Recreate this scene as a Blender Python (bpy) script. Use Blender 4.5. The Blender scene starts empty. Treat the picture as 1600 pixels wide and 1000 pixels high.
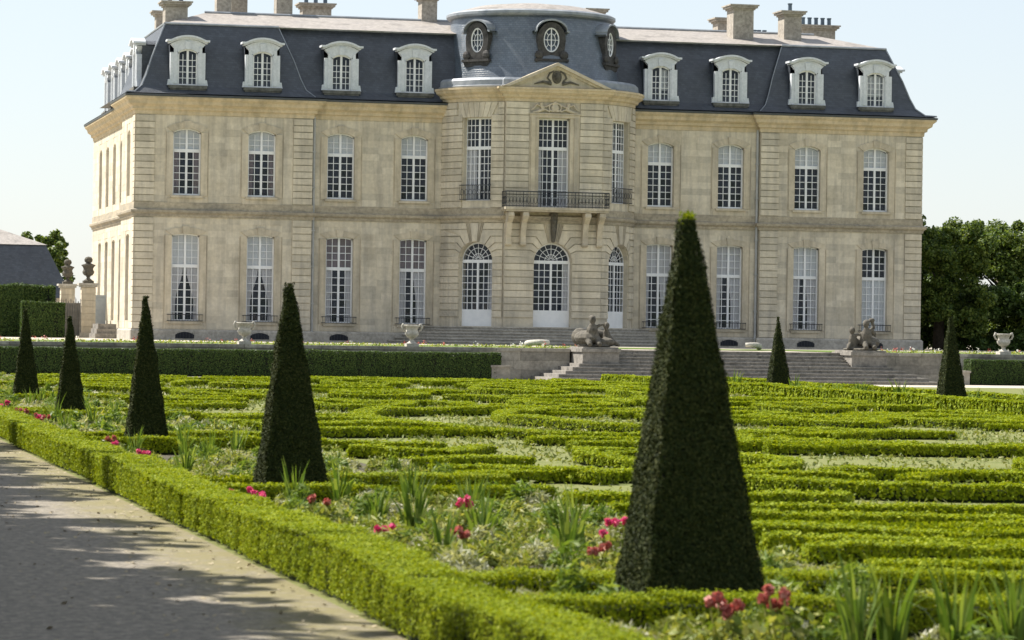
import bpy, bmesh, math, random
import numpy as np
from mathutils import Vector, Matrix, Quaternion
rng = np.random.default_rng(7)
random.seed(7)
R = math.radians
scene = bpy.context.scene
col = scene.collection

# ------------------------------------------------------------------ camera
CAM = Vector((-43.3275, -178.0616, 2.25))
YAW, PITCH, ROLL = 0.2311, 0.0030, 0.0148
fw = Vector((math.sin(YAW)*math.cos(PITCH), math.cos(YAW)*math.cos(PITCH), math.sin(PITCH)))
rt = Vector((math.cos(YAW), -math.sin(YAW), 0)); up = rt.cross(fw)
cr, sr = math.cos(ROLL), math.sin(ROLL)
Rv = rt*cr + up*sr; Uv = up*cr - rt*sr
cam_d = bpy.data.cameras.new('camera'); cam = bpy.data.objects.new('camera', cam_d); col.objects.link(cam)
cam.matrix_world = Matrix(((Rv.x, Uv.x, -fw.x, CAM.x), (Rv.y, Uv.y, -fw.y, CAM.y), (Rv.z, Uv.z, -fw.z, CAM.z), (0, 0, 0, 1)))
cam_d.sensor_width = 36; cam_d.lens = 5030/1600*36
cam_d.clip_start = 0.5; cam_d.clip_end = 6000
cam_d.dof.use_dof = True; cam_d.dof.focus_distance = 172; cam_d.dof.aperture_fstop = 5.0
scene.camera = cam
# ------------------------------------------------------------------ world, sun, exposure
SUN_AZ, SUN_EL = R(132), R(50)          # azimuth measured from -Y towards -X
sd = Vector((-math.sin(SUN_AZ)*math.cos(SUN_EL), -math.cos(SUN_AZ)*math.cos(SUN_EL), math.sin(SUN_EL)))
world = bpy.data.worlds.new('World'); scene.world = world; world.use_nodes = True
wn = world.node_tree.nodes; wl = world.node_tree.links
sky = wn.new('ShaderNodeTexSky'); sky.sky_type = 'NISHITA'; sky.sun_disc = False
sky.sun_elevation = SUN_EL; sky.sun_rotation = math.atan2(sd.x, sd.y)
sky.air_density = 1.0; sky.dust_density = 0.6; sky.ozone_density = 1.0
wn['Background'].inputs['Strength'].default_value = 0.10
tint = wn.new('ShaderNodeMix'); tint.data_type = 'RGBA'; tint.blend_type = 'MULTIPLY'; tint.inputs[0].default_value = 1; tint.inputs[7].default_value = (1.0, 1.0, 1.0, 1)
haze_mix = wn.new('ShaderNodeMix'); haze_mix.data_type = 'RGBA'; haze_mix.inputs[0].default_value = .72; haze_mix.inputs[7].default_value = (3.4, 3.6, 3.85, 1)   # even summer haze
wl.new(sky.outputs[0], tint.inputs[6]); wl.new(tint.outputs[2], haze_mix.inputs[6]); wl.new(haze_mix.outputs[2], wn['Background'].inputs['Color'])
sun_d = bpy.data.lights.new('sun', 'SUN'); sun_d.energy = 4.6; sun_d.angle = R(0.53); sun_d.color = (1, .945, .86)
sun = bpy.data.objects.new('sun', sun_d); col.objects.link(sun)
sun.location = (-60, 60, 80); sun.rotation_euler = sd.to_track_quat('Z', 'Y').to_euler()
scene.view_settings.view_transform = 'Standard'; scene.view_settings.look = 'None'
scene.view_settings.exposure = 1.12; scene.view_settings.gamma = 1

# ------------------------------------------------------------------ materials
def nodes(name):
    m = bpy.data.materials.new(name); m.use_nodes = True
    return m, m.node_tree.nodes, m.node_tree.links, m.node_tree.nodes['Principled BSDF']
def ramp(n, stops):
    r = n.new('ShaderNodeValToRGB'); e = r.color_ramp.elements
    while len(e) < len(stops): e.new(.5)
    for i, (p, c) in enumerate(stops): e[i].position = p; e[i].color = (*c, 1)
    return r
def noise(n, l, scale, detail=5, vec=None, rough=.6):
    t = n.new('ShaderNodeTexNoise'); t.inputs['Scale'].default_value = scale; t.inputs['Detail'].default_value = detail
    t.inputs['Roughness'].default_value = rough
    if vec is None:
        g = n.new('ShaderNodeNewGeometry'); vec = g.outputs['Position']
    l.new(vec, t.inputs['Vector']); return t
def mixc(n, l, fac, a, b, mode='MIX'):
    x = n.new('ShaderNodeMix'); x.data_type = 'RGBA'; x.blend_type = mode
    for s, v in ((0, fac), (6, a), (7, b)):
        if hasattr(v, 'links') or hasattr(v, 'is_linked'): l.new(v, x.inputs[s])
        else: x.inputs[s].default_value = v if s == 0 else (*v, 1)
    return x.outputs[2]
def bump(n, l, p, h, strength, dist):
    b = n.new('ShaderNodeBump'); b.inputs['Strength'].default_value = strength; b.inputs['Distance'].default_value = dist
    l.new(h, b.inputs['Height']); l.new(b.outputs[0], p.inputs['Normal'])
def mat(name, c1, c2, scale=3, rough=.8, island=0., c3=None, bumpd=0., spec=.3, metal=0., stretch=None, fine=None, fc=.5, streak=0.):
    """noise between two colours; island = how much each separate piece varies in tone"""
    m, n, l, p = nodes(name)
    vec = None
    if stretch:
        g = n.new('ShaderNodeNewGeometry'); mp = n.new('ShaderNodeMapping'); mp.inputs['Scale'].default_value = stretch
        l.new(g.outputs['Position'], mp.inputs['Vector']); vec = mp.outputs[0]
    t = noise(n, l, scale, vec=vec)
    rp = ramp(n, [(.3, c1), (.7, c2)] if c3 is None else [(.25, c1), (.5, c2), (.75, c3)])
    l.new(t.outputs['Fac'], rp.inputs[0]); out = rp.outputs[0]
    if island:
        g = n.new('ShaderNodeNewGeometry'); oi = n.new('ShaderNodeObjectInfo')
        ad = n.new('ShaderNodeMath'); ad.operation = 'ADD'; l.new(g.outputs['Random Per Island'], ad.inputs[0]); l.new(oi.outputs['Random'], ad.inputs[1])
        fr = n.new('ShaderNodeMath'); fr.operation = 'FRACT'; l.new(ad.outputs[0], fr.inputs[0])
        r2 = ramp(n, [(0, (1-island,)*3), (.5, (1, .985, .96)), (1, (1+island*.6, 1+island*.55, 1+island*.5))]); l.new(fr.outputs[0], r2.inputs[0])
        out = mixc(n, l, 1., out, r2.outputs[0], 'MULTIPLY')
    if streak:
        g = n.new('ShaderNodeNewGeometry'); mp = n.new('ShaderNodeMapping'); mp.inputs['Scale'].default_value = (1.6, 1.6, .16); l.new(g.outputs['Position'], mp.inputs['Vector'])
        t4 = noise(n, l, 1.4, 5, mp.outputs[0]); r4 = ramp(n, [(.36, (1-streak, 1-streak, 1-streak*.95)), (.56, (1.03, 1.02, 1.0))]); l.new(t4.outputs['Fac'], r4.inputs[0])
        out = mixc(n, l, 1., out, r4.outputs[0], 'MULTIPLY')
    if fine:
        t2 = noise(n, l, fine, 3); r3 = ramp(n, [(.3, (1-.56*fc,)*3), (.7, (1+.3*fc,)*3)]); l.new(t2.outputs['Fac'], r3.inputs[0])
        out = mixc(n, l, 1., out, r3.outputs[0], 'MULTIPLY')
    l.new(out, p.inputs['Base Color']); p.inputs['Roughness'].default_value = rough
    p.inputs['Specular IOR Level'].default_value = spec; p.inputs['Metallic'].default_value = metal
    if bumpd:
        t3 = noise(n, l, fine or scale*6, 4); bump(n, l, p, t3.outputs['Fac'], 1., bumpd)
    return m
def leafmat(name, cols, trans=.4, tcol=None, rough=.55, spec=.25):
    m, n, l, p = nodes(name)
    g = n.new('ShaderNodeNewGeometry')
    t = noise(n, l, .9, 3); ad = n.new('ShaderNodeMath'); ad.operation = 'MULTIPLY_ADD'
    l.new(t.outputs['Fac'], ad.inputs[0]); ad.inputs[1].default_value = .5; l.new(g.outputs['Random Per Island'], ad.inputs[2])
    sb = n.new('ShaderNodeMath'); sb.operation = 'SUBTRACT'; l.new(ad.outputs[0], sb.inputs[0]); sb.inputs[1].default_value = .25
    k = len(cols); rp = ramp(n, [(i/(k-1), c) for i, c in enumerate(cols)]); l.new(sb.outputs[0], rp.inputs[0])
    l.new(rp.outputs[0], p.inputs['Base Color']); p.inputs['Roughness'].default_value = rough; p.inputs['Specular IOR Level'].default_value = spec
    tr = n.new('ShaderNodeBsdfTranslucent')
    tc = mixc(n, l, 1., rp.outputs[0], tcol or (1.3, 1.25, .5), 'MULTIPLY'); l.new(tc, tr.inputs['Color'])
    mx = n.new('ShaderNodeMixShader'); mx.inputs[0].default_value = trans
    l.new(p.outputs[0], mx.inputs[1]); l.new(tr.outputs[0], mx.inputs[2]); l.new(mx.outputs[0], n['Material Output'].inputs['Surface'])
    return m
M = {}
M['stone'] = mat('limestone', (.46, .41, .32), (.60, .545, .44), .45, .85, island=.16, c3=(.53, .475, .375), fine=5, fc=.2, streak=.2)
M['trim'] = mat('limestone_trim', (.47, .415, .315), (.60, .535, .425), .9, .85, island=.1, fine=5, fc=.2, streak=.22)
M['string'] = mat('weathered_string_stone', (.26, .235, .19), (.47, .40, .29), .8, .9, fine=5, stretch=(.5, .5, 2))
M['plinth'] = mat('grey_plinth_stone', (.30, .285, .25), (.46, .43, .38), 1.2, .9, island=.15, fine=6, bumpd=.004)
M['cornice'] = mat('bounce_tinted_cornice', (.49, .40, .255), (.63, .525, .37), .8, .85, fine=5, fc=.2, streak=.18)  # ochre base carries the warm bounce light under the eaves; streaks are stains
M['pipe'] = mat('grey_pipe_paint', (.34, .35, .35), (.45, .45, .44), 3, .6)
M['dormer'] = mat('painted_dormer_stone', (.56, .59, .62), (.68, .70, .73), 2.5, .75, fine=9, fc=.2)
M['ledge'] = mat('mossy_ledge', (.07, .07, .065), (.22, .21, .18), 3, .9)
M['white'] = mat('white_paint', (.70, .71, .72), (.82, .82, .82), 2, .5)
M['door'] = mat('pale_door_paint', (.56, .60, .64), (.68, .71, .74), 2, .5)
M['slate'] = mat('dark_slate', (.030, .035, .043), (.054, .060, .070), 1.3, .5, fine=14, bumpd=.006, stretch=(1, 1, .35))
M['dome_slate'] = None
M['lead'] = mat('lead_flashing', (.19, .21, .24), (.34, .36, .38), 2, .5, metal=.2)
M['zinc'] = mat('upper_roof_slate', (.17, .155, .14), (.33, .30, .27), .8, .6, c3=(.24, .22, .21), fine=5)
M['chimney'] = mat('chimney_render', (.30, .27, .23), (.44, .40, .34), 1.5, .9, fine=6)
M['pot'] = mat('chimney_pot', (.07, .10, .14), (.12, .16, .20), 3, .6)
M['iron'] = mat('black_iron', (.02, .022, .025), (.05, .055, .06), 5, .5)
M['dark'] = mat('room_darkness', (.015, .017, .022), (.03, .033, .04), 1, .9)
M['curtain'] = mat('white_curtain', (.68, .65, .65), (.82, .79, .78), 3, .9, stretch=(9, 9, .3))
M['blind'] = mat('pale_blind', (.84, .84, .84), (.92, .92, .91), 2, .9)
M['pinkcurtain'] = mat('rose_curtain', (.22, .17, .18), (.34, .27, .27), 3, .9, stretch=(9, 9, .3))
M['oculus'] = mat('dark_oculus_casing', (.035, .033, .032), (.085, .08, .075), 4, .7, fine=9)
M['statue'] = mat('weathered_statue_stone', (.025, .023, .019), (.13, .118, .095), 3.5, .9, c3=(.06, .055, .046), fine=9, bumpd=.01)
M['urn'] = mat('pale_urn_stone', (.36, .34, .29), (.55, .52, .46), 3, .85, fine=10, bumpd=.006)
M['steps'] = mat('worn_step_stone', (.10, .095, .085), (.27, .25, .22), 1.6, .9, c3=(.17, .16, .145), fine=7, bumpd=.008)
M['wall'] = mat('retaining_wall_stone', (.22, .205, .175), (.42, .39, .33), .9, .9, island=.25, fine=6, bumpd=.008)
M['ground'] = mat('gravel_with_weeds', (.075, .115, .012), (.165, .172, .055), 1.6, .95, c3=(.11, .145, .022), fine=18, bumpd=.01)
M['gravel'] = mat('pale_gravel', (.40, .35, .28), (.52, .47, .385), 1.2, .95, fine=22, bumpd=.008)
M['lawn'] = mat('lawn', (.07, .12, .018), (.14, .19, .035), 1.5, .9, fine=20, bumpd=.02)
M['soil'] = mat('bed_soil', (.05, .042, .03), (.11, .10, .06), 3, .95, fine=25, bumpd=.02)
M['box'] = leafmat('box_leaves', [(.11, .155, .004), (.182, .243, .006), (.25, .31, .010), (.33, .37, .02)], .34, (1.2, 1.1, .4), .6, .12)
M['boxcore'] = mat('box_shade_core', (.010, .018, .003), (.028, .042, .006), 9, .9)  # near-black core colour paints in the shade inside the box hedges
M['yew'] = leafmat('yew_needles', [(.014, .022, .006), (.023, .034, .009), (.036, .047, .012), (.072, .078, .024)], .06, None, .7, .1)
M['yewcore'] = mat('yew_twigs', (.006, .009, .004), (.014, .018, .007), 9, .9)
M['hornbeam'] = leafmat('hornbeam_leaves', [(.022, .048, .009), (.045, .082, .014), (.085, .13, .025)], .22)
M['chestnut'] = leafmat('chestnut_leaves', [(.024, .05, .010), (.065, .11, .02), (.13, .18, .036), (.19, .24, .055)], .35)
M['iris'] = leafmat('iris_blades', [(.07, .13, .02), (.14, .21, .035), (.24, .30, .07)], .35)
M['silver'] = leafmat('silver_leaves', [(.20, .22, .11), (.34, .35, .22), (.48, .48, .36)], .3)
M['lime'] = leafmat('mixed_green_leaves', [(.10, .15, .025), (.21, .25, .05), (.38, .38, .12)], .35)
M['pink'] = leafmat('pink_petals', [(.45, .02, .12), (.70, .06, .22), (.80, .22, .32)], .3, (1.2, .8, .9))
M['red'] = leafmat('red_petals', [(.30, .06, .05), (.45, .14, .11), (.55, .25, .20)], .3, (1.2, .8, .8))
M['whitepetal'] = leafmat('white_petals', [(.6, .58, .5), (.8, .78, .72), (.85, .85, .8)], .3, (1, 1, 1))
M['bark'] = mat('bark', (.05, .04, .03), (.11, .09, .07), 6, .9, bumpd=.02)
M['gate'] = mat('weathered_gate_paint', (.16, .155, .14), (.26, .25, .23), 2, .7)
M['bluegrey'] = mat('blue_grey_door', (.30, .34, .38), (.40, .44, .47), 2, .7)

def slate_mat(name, c1, c2, rough, planar=False):
    m, n, l, p = nodes(name)
    g = n.new('ShaderNodeNewGeometry'); sx = n.new('ShaderNodeSeparateXYZ'); l.new(g.outputs['Position'], sx.inputs[0])
    at = n.new('ShaderNodeMath'); at.operation = 'ARCTAN2'; l.new(sx.outputs['X'], at.inputs[0])
    yy = n.new('ShaderNodeMath'); yy.operation = 'SUBTRACT'; yy.inputs[0].default_value = 2.0; l.new(sx.outputs['Y'], yy.inputs[1]); l.new(yy.outputs[0], at.inputs[1])
    mu = n.new('ShaderNodeMath'); mu.operation = 'MULTIPLY'; l.new(at.outputs[0], mu.inputs[0]); mu.inputs[1].default_value = 4.7
    if planar:
        ad = n.new('ShaderNodeMath'); ad.operation = 'ADD'; l.new(sx.outputs['X'], ad.inputs[0]); l.new(sx.outputs['Y'], ad.inputs[1]); mu = ad
    cb = n.new('ShaderNodeCombineXYZ'); l.new(mu.outputs[0], cb.inputs['X']); l.new(sx.outputs['Z'], cb.inputs['Y'])
    b = n.new('ShaderNodeTexBrick'); b.inputs['Scale'].default_value = 1.0; b.inputs['Mortar Size'].default_value = .006
    b.inputs['Brick Width'].default_value = .22; b.inputs['Row Height'].default_value = .125
    b.inputs['Color1'].default_value = (*c1, 1); b.inputs['Color2'].default_value = (*c2, 1); b.inputs['Mortar'].default_value = (c1[0]*.4, c1[1]*.4, c1[2]*.4, 1)
    l.new(cb.outputs[0], b.inputs['Vector'])
    t = noise(n, l, 1.2, 5); r3 = ramp(n, [(.3, (.75,)*3), (.7, (1.25,)*3)]); l.new(t.outputs['Fac'], r3.inputs[0])
    l.new(mixc(n, l, 1., b.outputs['Color'], r3.outputs[0], 'MULTIPLY'), p.inputs['Base Color'])
    p.inputs['Roughness'].default_value = rough; p.inputs['Specular IOR Level'].default_value = .9
    bump(n, l, p, b.outputs['Fac'], .5, .008)
    return m
M['slate'] = slate_mat('dark_slate', (.020, .027, .038), (.040, .049, .063), .5, True)
M['dome_slate'] = slate_mat('dome_slate', (.082, .104, .132), (.122, .145, .172), .34)
def glass_mat():
    m, n, l, p = nodes('window_glass')
    p.inputs['Base Color'].default_value = (.065, .085, .125, 1); p.inputs['Roughness'].default_value = .03
    p.inputs['Specular IOR Level'].default_value = .8
    tr = n.new('ShaderNodeBsdfTransparent'); tr.inputs[0].default_value = (.93, .95, .97, 1)
    mx = n.new('ShaderNodeMixShader'); mx.inputs[0].default_value = .74
    l.new(p.outputs[0], mx.inputs[1]); l.new(tr.outputs[0], mx.inputs[2]); l.new(mx.outputs[0], n['Material Output'].inputs['Surface'])
    return m
M['glass'] = glass_mat()
def path_mat():
    m, n, l, p = nodes('path_gravel')
    g = n.new('ShaderNodeNewGeometry'); sx = n.new('ShaderNodeSeparateXYZ'); l.new(g.outputs['Position'], sx.inputs[0])
    t = noise(n, l, 9, 8, rough=.85); rp = ramp(n, [(.38, (.095, .083, .068)), (.5, (.19, .167, .132)), (.62, (.345, .305, .24))]); l.new(t.outputs['Fac'], rp.inputs[0])
    t2 = noise(n, l, 1.1, 6); t3 = noise(n, l, 6, 5)
    mr = n.new('ShaderNodeMapRange'); mr.inputs[1].default_value = -40.3; mr.inputs[2].default_value = -39.1; l.new(sx.outputs['X'], mr.inputs[0])
    a = n.new('ShaderNodeMath'); a.operation = 'MULTIPLY'; l.new(mr.outputs[0], a.inputs[0]); l.new(t2.outputs['Fac'], a.inputs[1])
    b = n.new('ShaderNodeMath'); b.operation = 'MULTIPLY'; l.new(a.outputs[0], b.inputs[0]); l.new(t3.outputs['Fac'], b.inputs[1])
    r2 = ramp(n, [(.1, (0, 0, 0)), (.27, (1, 1, 1))]); l.new(b.outputs[0], r2.inputs[0])
    l.new(mixc(n, l, r2.outputs[0], rp.outputs[0], (.19, .165, .075)), p.inputs['Base Color']); p.inputs['Roughness'].default_value = .95
    bump(n, l, p, t.outputs['Fac'], 1, .012)
    return m
M['path'] = path_mat()

# ------------------------------------------------------------------ mesh helpers
class MB:
    def __init__(s): s.v = []; s.f = []; s.m = []
    def add(s, vs, fs, mi=0):
        o = len(s.v); s.v += [tuple(v) for v in vs]
        for f in fs: s.f.append([i+o for i in f]); s.m.append(mi)
    def box(s, x0, y0, z0, x1, y1, z1, mi=0, M=None):
        vs = [(x, y, z) for z in (z0, z1) for y in (y0, y1) for x in (x0, x1)]
        if M: vs = [M(*v) for v in vs]
        s.add(vs, [(0, 2, 3, 1), (4, 5, 7, 6), (0, 1, 5, 4), (2, 6, 7, 3), (0, 4, 6, 2), (1, 3, 7, 5)], mi)
    def ext(s, poly, F, d0, d1, mi=0, back=False):
        """polygon (u,z) mapped with F(u,d,z), front at d0, sides to d1"""
        k = len(poly); vs = [F(u, d0, z) for u, z in poly] + [F(u, d1, z) for u, z in poly]
        fs = [tuple(range(k))] + [(i, i+k, (i+1) % k + k, (i+1) % k) for i in range(k)]
        if back: fs.append(tuple(range(2*k-1, k-1, -1)))
        s.add(vs, fs, mi)
    def tube(s, pts, r, n=6, mi=0, caps=True):
        pts = [Vector(p) for p in pts]; rs = r if isinstance(r, (list, tuple)) else [r]*len(pts)
        vs = []; a = None
        for i, p in enumerate(pts):
            t = (pts[min(i+1, len(pts)-1)] - pts[max(i-1, 0)]).normalized()
            if a is None: a = t.orthogonal().normalized()
            a = (a - t*a.dot(t)).normalized(); b = t.cross(a)
            vs += [p + (a*math.cos(2*math.pi*k/n) + b*math.sin(2*math.pi*k/n))*rs[i] for k in range(n)]
        fs = [(i*n+k, i*n+(k+1) % n, (i+1)*n+(k+1) % n, (i+1)*n+k) for i in range(len(pts)-1) for k in range(n)]
        if caps: fs += [tuple(range(n-1, -1, -1)), tuple(range((len(pts)-1)*n, len(pts)*n))]
        s.add(vs, fs, mi)
    def lathe(s, prof, n=20, c=(0, 0, 0), mi=0, sq=False):
        vs = []
        for r, z in prof:
            for k in range(n):
                a = 2*math.pi*k/n + (math.pi/4 if n == 4 else 0)
                vs.append((c[0]+r*math.cos(a), c[1]+r*math.sin(a), c[2]+z))
        L = len(prof)
        fs = [(i*n+k, i*n+(k+1) % n, (i+1)*n+(k+1) % n, (i+1)*n+k) for i in range(L-1) for k in range(n)]
        fs += [tuple(range(n-1, -1, -1)), tuple(range((L-1)*n, L*n))]
        s.add(vs, fs, mi)
    def ball(s, c, r, mi=0, n=10, rot=None):
        if not isinstance(r, (tuple, list)): r = (r, r, r)
        vs = []; h = n//2
        for i in range(h+1):
            th = math.pi*i/h
            for k in range(n):
                v = Vector((r[0]*math.sin(th)*math.cos(2*math.pi*k/n), r[1]*math.sin(th)*math.sin(2*math.pi*k/n), r[2]*math.cos(th)))
                if rot is not None: v = rot @ v
                vs.append(v + Vector(c))
        s.add(vs, [(i*n+k, (i+1)*n+k, (i+1)*n+(k+1) % n, i*n+(k+1) % n) for i in range(h) for k in range(n)], mi)
    def build(s, name, mats, parent=None, smooth=False, fix=True):
        me = bpy.data.meshes.new(name); me.from_pydata(s.v, [], s.f)
        for m in (mats if isinstance(mats, (list, tuple)) else [mats]): me.materials.append(m)
        if any(s.m): me.polygons.foreach_set('material_index', s.m)
        if fix:
            bm = bmesh.new(); bm.from_mesh(me); bmesh.ops.recalc_face_normals(bm, faces=bm.faces); bm.to_mesh(me); bm.free()
        if smooth: me.polygons.foreach_set('use_smooth', [True]*len(me.polygons))
        me.update()
        return link(name, me, parent)
def link(name, me, parent=None):
    o = bpy.data.objects.new(name, me); col.objects.link(o)
    if parent is not None:
        o.parent = parent
        if parent.get('base_z'): o.location.z = -parent['base_z']     # meshes kept in world coordinates
    return o
def tag(o, label, cat, group=None):
    o['label'] = label; o['category'] = cat
    if group: o['group'] = group
    return o
def empty(name, loc=(0, 0, 0), rz=0):
    o = bpy.data.objects.new(name, None); o.location = loc; o.rotation_euler = (0, 0, rz); o.empty_display_size = .3; col.objects.link(o); return o
def kind(o, k): o['kind'] = k; return o
def copy_tree(o, parent=None):
    c = o.copy(); col.objects.link(c); c.parent = parent
    for ch in list(o.children): copy_tree(ch, c)
    return c
def sweep(mb, path, prof, closed_ends=True, mi=0):
    """profile (out, z) along a plan path; outward is to the right of travel"""
    P = [Vector(p) for p in path]; k = len(prof); vs = []
    for i, p in enumerate(P):
        ns = []
        for a, b in ((i-1, i), (i, i+1)):
            if 0 <= a and b < len(P):
                d = (P[b]-P[a]).normalized(); ns.append(Vector((d.y, -d.x)))
        n = ns[0] if len(ns) == 1 else (ns[0]+ns[1])/(1+ns[0].dot(ns[1]))
        vs += [(p.x+n.x*o, p.y+n.y*o, z) for o, z in prof]
    fs = [(i*k+j, (i+1)*k+j, (i+1)*k+(j+1) % k, i*k+(j+1) % k) for i in range(len(P)-1) for j in range(k)]
    if closed_ends: fs += [tuple(range(k)), tuple(range(len(P)*k-1, (len(P)-1)*k-1, -1))]
    mb.add(vs, fs, mi)
def leaf_arrays(P, N, size, spread=.8, quad=True, elong=1.5):
    n = len(P)
    d = N + rng.normal(size=(n, 3))*spread; d /= np.linalg.norm(d, axis=1)[:, None]+1e-9
    r = rng.normal(size=(n, 3)); t = r - (r*d).sum(1)[:, None]*d; t /= np.linalg.norm(t, axis=1)[:, None]+1e-9
    b = np.cross(d, t); s = (size*rng.uniform(.65, 1.3, n))[:, None]
    if quad: V = np.stack([P-t*s*elong*.5, P+b*s*.5, P+t*s*elong*.5, P-b*s*.5], 1)
    else: V = np.stack([P-t*s*elong*.5-b*s*.45, P-t*s*elong*.5+b*s*.45, P+t*s*elong*.6], 1)
    return V.reshape(-1, 3), (4 if quad else 3)
def mesh_np(name, mats, chunks):
    """chunks: (verts Nx3, verts per face, material index); or (verts, faceslist, mi)"""
    V = []; loops = []; sizes = []; mi = []; o = 0
    for v, k, m in chunks:
        v = np.asarray(v, dtype=np.float32)
        if isinstance(k, int):
            nf = len(v)//k; loops.append(np.arange(len(v))+o); sizes.append(np.full(nf, k)); mi.append(np.full(nf, m))
        else:
            loops.append(np.concatenate([np.array(f) for f in k])+o); sizes.append(np.array([len(f) for f in k])); mi.append(np.full(len(k), m))
        V.append(v); o += len(v)
    V = np.concatenate(V); L = np.concatenate(loops).astype(np.int32); S = np.concatenate(sizes).astype(np.int32); mi = np.concatenate(mi).astype(np.int32)
    me = bpy.data.meshes.new(name); me.vertices.add(len(V)); me.vertices.foreach_set('co', V.ravel())
    me.loops.add(len(L)); me.loops.foreach_set('vertex_index', L)
    me.polygons.add(len(S)); st = np.zeros(len(S), np.int32); st[1:] = np.cumsum(S)[:-1]
    me.polygons.foreach_set('loop_start', st); me.polygons.foreach_set('material_index', mi)
    for m in mats: me.materials.append(m)
    me.update(calc_edges=True); me.validate(); return me

# ------------------------------------------------------------------ ground and setting
def sheet(name, x0, y0, x1, y1, z, m):
    b = MB(); b.add([(x0, y0, z), (x1, y0, z), (x1, y1, z), (x0, y1, z)], [(0, 1, 2, 3)])
    return kind(b.build(name, m, fix=False), 'structure')
TZ = 1.40            # terrace level
WY = -36.5           # terrace front
sheet('ground', -2500, -2500, 2500, 2500, 0, M['ground'])
sheet('gravel_path', -47, -200, -38.72, -38, .005, M['path'])
sheet('central_path', -3.8, -200, 3.8, -46, .005, M['gravel'])
sheet('cross_path', -38.7, -45.6, 60, -36.6, .006, M['gravel'])
b = MB(); b.box(-70, WY+.45, -.5, 70, 140, TZ); kind(b.build('terrace', M['gravel']), 'structure')
for x0, x1 in ((-40, -5.4), (5.4, 40)):
    sheet('lawn', x0, WY+.9, x1, -19, TZ+.02, M['lawn'])
sheet('lawn', -4.6, -31, 4.6, -19, TZ+.02, M['lawn'])

# ------------------------------------------------------------------ chateau
CH = empty('chateau', (0, 0, TZ)); CH['base_z'] = TZ
tag(CH, 'cream stone chateau with slate mansard roof and domed centre bay', 'chateau')
# plan of the rounded centre bay
PA, PB, PC = Vector((5.6, 0)), Vector((4.3, -2.35)), Vector((2.8, -3.38))
def circ(a, b, c):
    d = 2*(a.x*(b.y-c.y)+b.x*(c.y-a.y)+c.x*(a.y-b.y))
    ux = (a.length_squared*(b.y-c.y)+b.length_squared*(c.y-a.y)+c.length_squared*(a.y-b.y))/d
    uy = (a.length_squared*(c.x-b.x)+b.length_squared*(a.x-c.x)+c.length_squared*(b.x-a.x))/d
    return Vector((ux, uy))
cc = circ(PA, PB, PC); cR = (PA-cc).length
aA = math.atan2(PA.y-cc.y, PA.x-cc.x); aC = math.atan2(PC.y-cc.y, PC.x-cc.x); cL = cR*abs(aA-aC)
FY = -3.6
def M_right(u, d, z):       # u from the flat front (0) back to the wing wall (cL)
    a = aC + (aA-aC)*u/cL; return (cc.x+(cR-d)*math.cos(a), cc.y+(cR-d)*math.sin(a), z)
def M_left(u, d, z):        # u from the wing wall (0) to the flat front (cL)
    x, y, z = M_right(cL-u, d, z); return (-x, y, z)
def M_mid(u, d, z): return (u, FY+d, z)
def M_flat(Y): return lambda u, d, z: (u, Y+d, z)
def M_side(X): return lambda u, d, z: (X+d, -u, z)       # west face: u runs towards the viewer

def arch(uc, w, zt, rise, n=14):
    """points of an arched head from left to right"""
    if rise <= .01: return [(uc-w/2, zt), (uc+w/2, zt)]
    Rr = (w*w/4+rise*rise)/(2*rise); zc = zt-Rr; a = math.asin(min(1, w/2/Rr))
    if rise > w/2-.01: a = math.pi/2
    return [(uc+Rr*math.sin(t), zc+Rr*math.cos(t)) for t in [-a+2*a*i/n for i in range(n+1)]]
def wall(name, F, u0, u1, z0, z1, ops, mtl, thick=.34, step=None, parent=None, clad=None):
    mb = MB()
    def strip(a, b, za, zb):
        k = 1 if not step else max(1, int((b-a)/step+.5))
        for i in range(k):
            p, q = a+(b-a)*i/k, a+(b-a)*(i+1)/k
            mb.add([F(p, 0, za), F(q, 0, za), F(q, 0, zb), F(p, 0, zb)], [(0, 1, 2, 3)])
    cur = u0
    for uc, w, zb, zt, rise in sorted(ops):
        a, b = uc-w/2, uc+w/2
        strip(cur, a, z0, z1); strip(a, b, z0, zb)
        h = arch(uc, w, zt, rise)
        if len(h) == 2 and step: h = [(a+(b-a)*i/6, zt) for i in range(7)]
        for (p, zp), (q, zq) in zip(h, h[1:]):
            mb.add([F(p, 0, zp), F(q, 0, zq), F(q, 0, z1), F(p, 0, z1)], [(0, 1, 2, 3)])
            mb.add([F(p, 0, zp), F(q, 0, zq), F(q, thick, zq), F(p, thick, zp)], [(0, 1, 2, 3)])
        zs = h[0][1]
        for x in (a, b): mb.add([F(x, 0, zb), F(x, 0, zs), F(x, thick, zs), F(x, thick, zb)], [(0, 1, 2, 3)])
        mb.add([F(a, 0, zb), F(b, 0, zb), F(b, thick, zb), F(a, thick, zb)], [(0, 1, 2, 3)])
        cur = b
    strip(cur, u1, z0, z1)
    return mb.build(name, mtl, parent or CH, fix=False)
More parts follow.
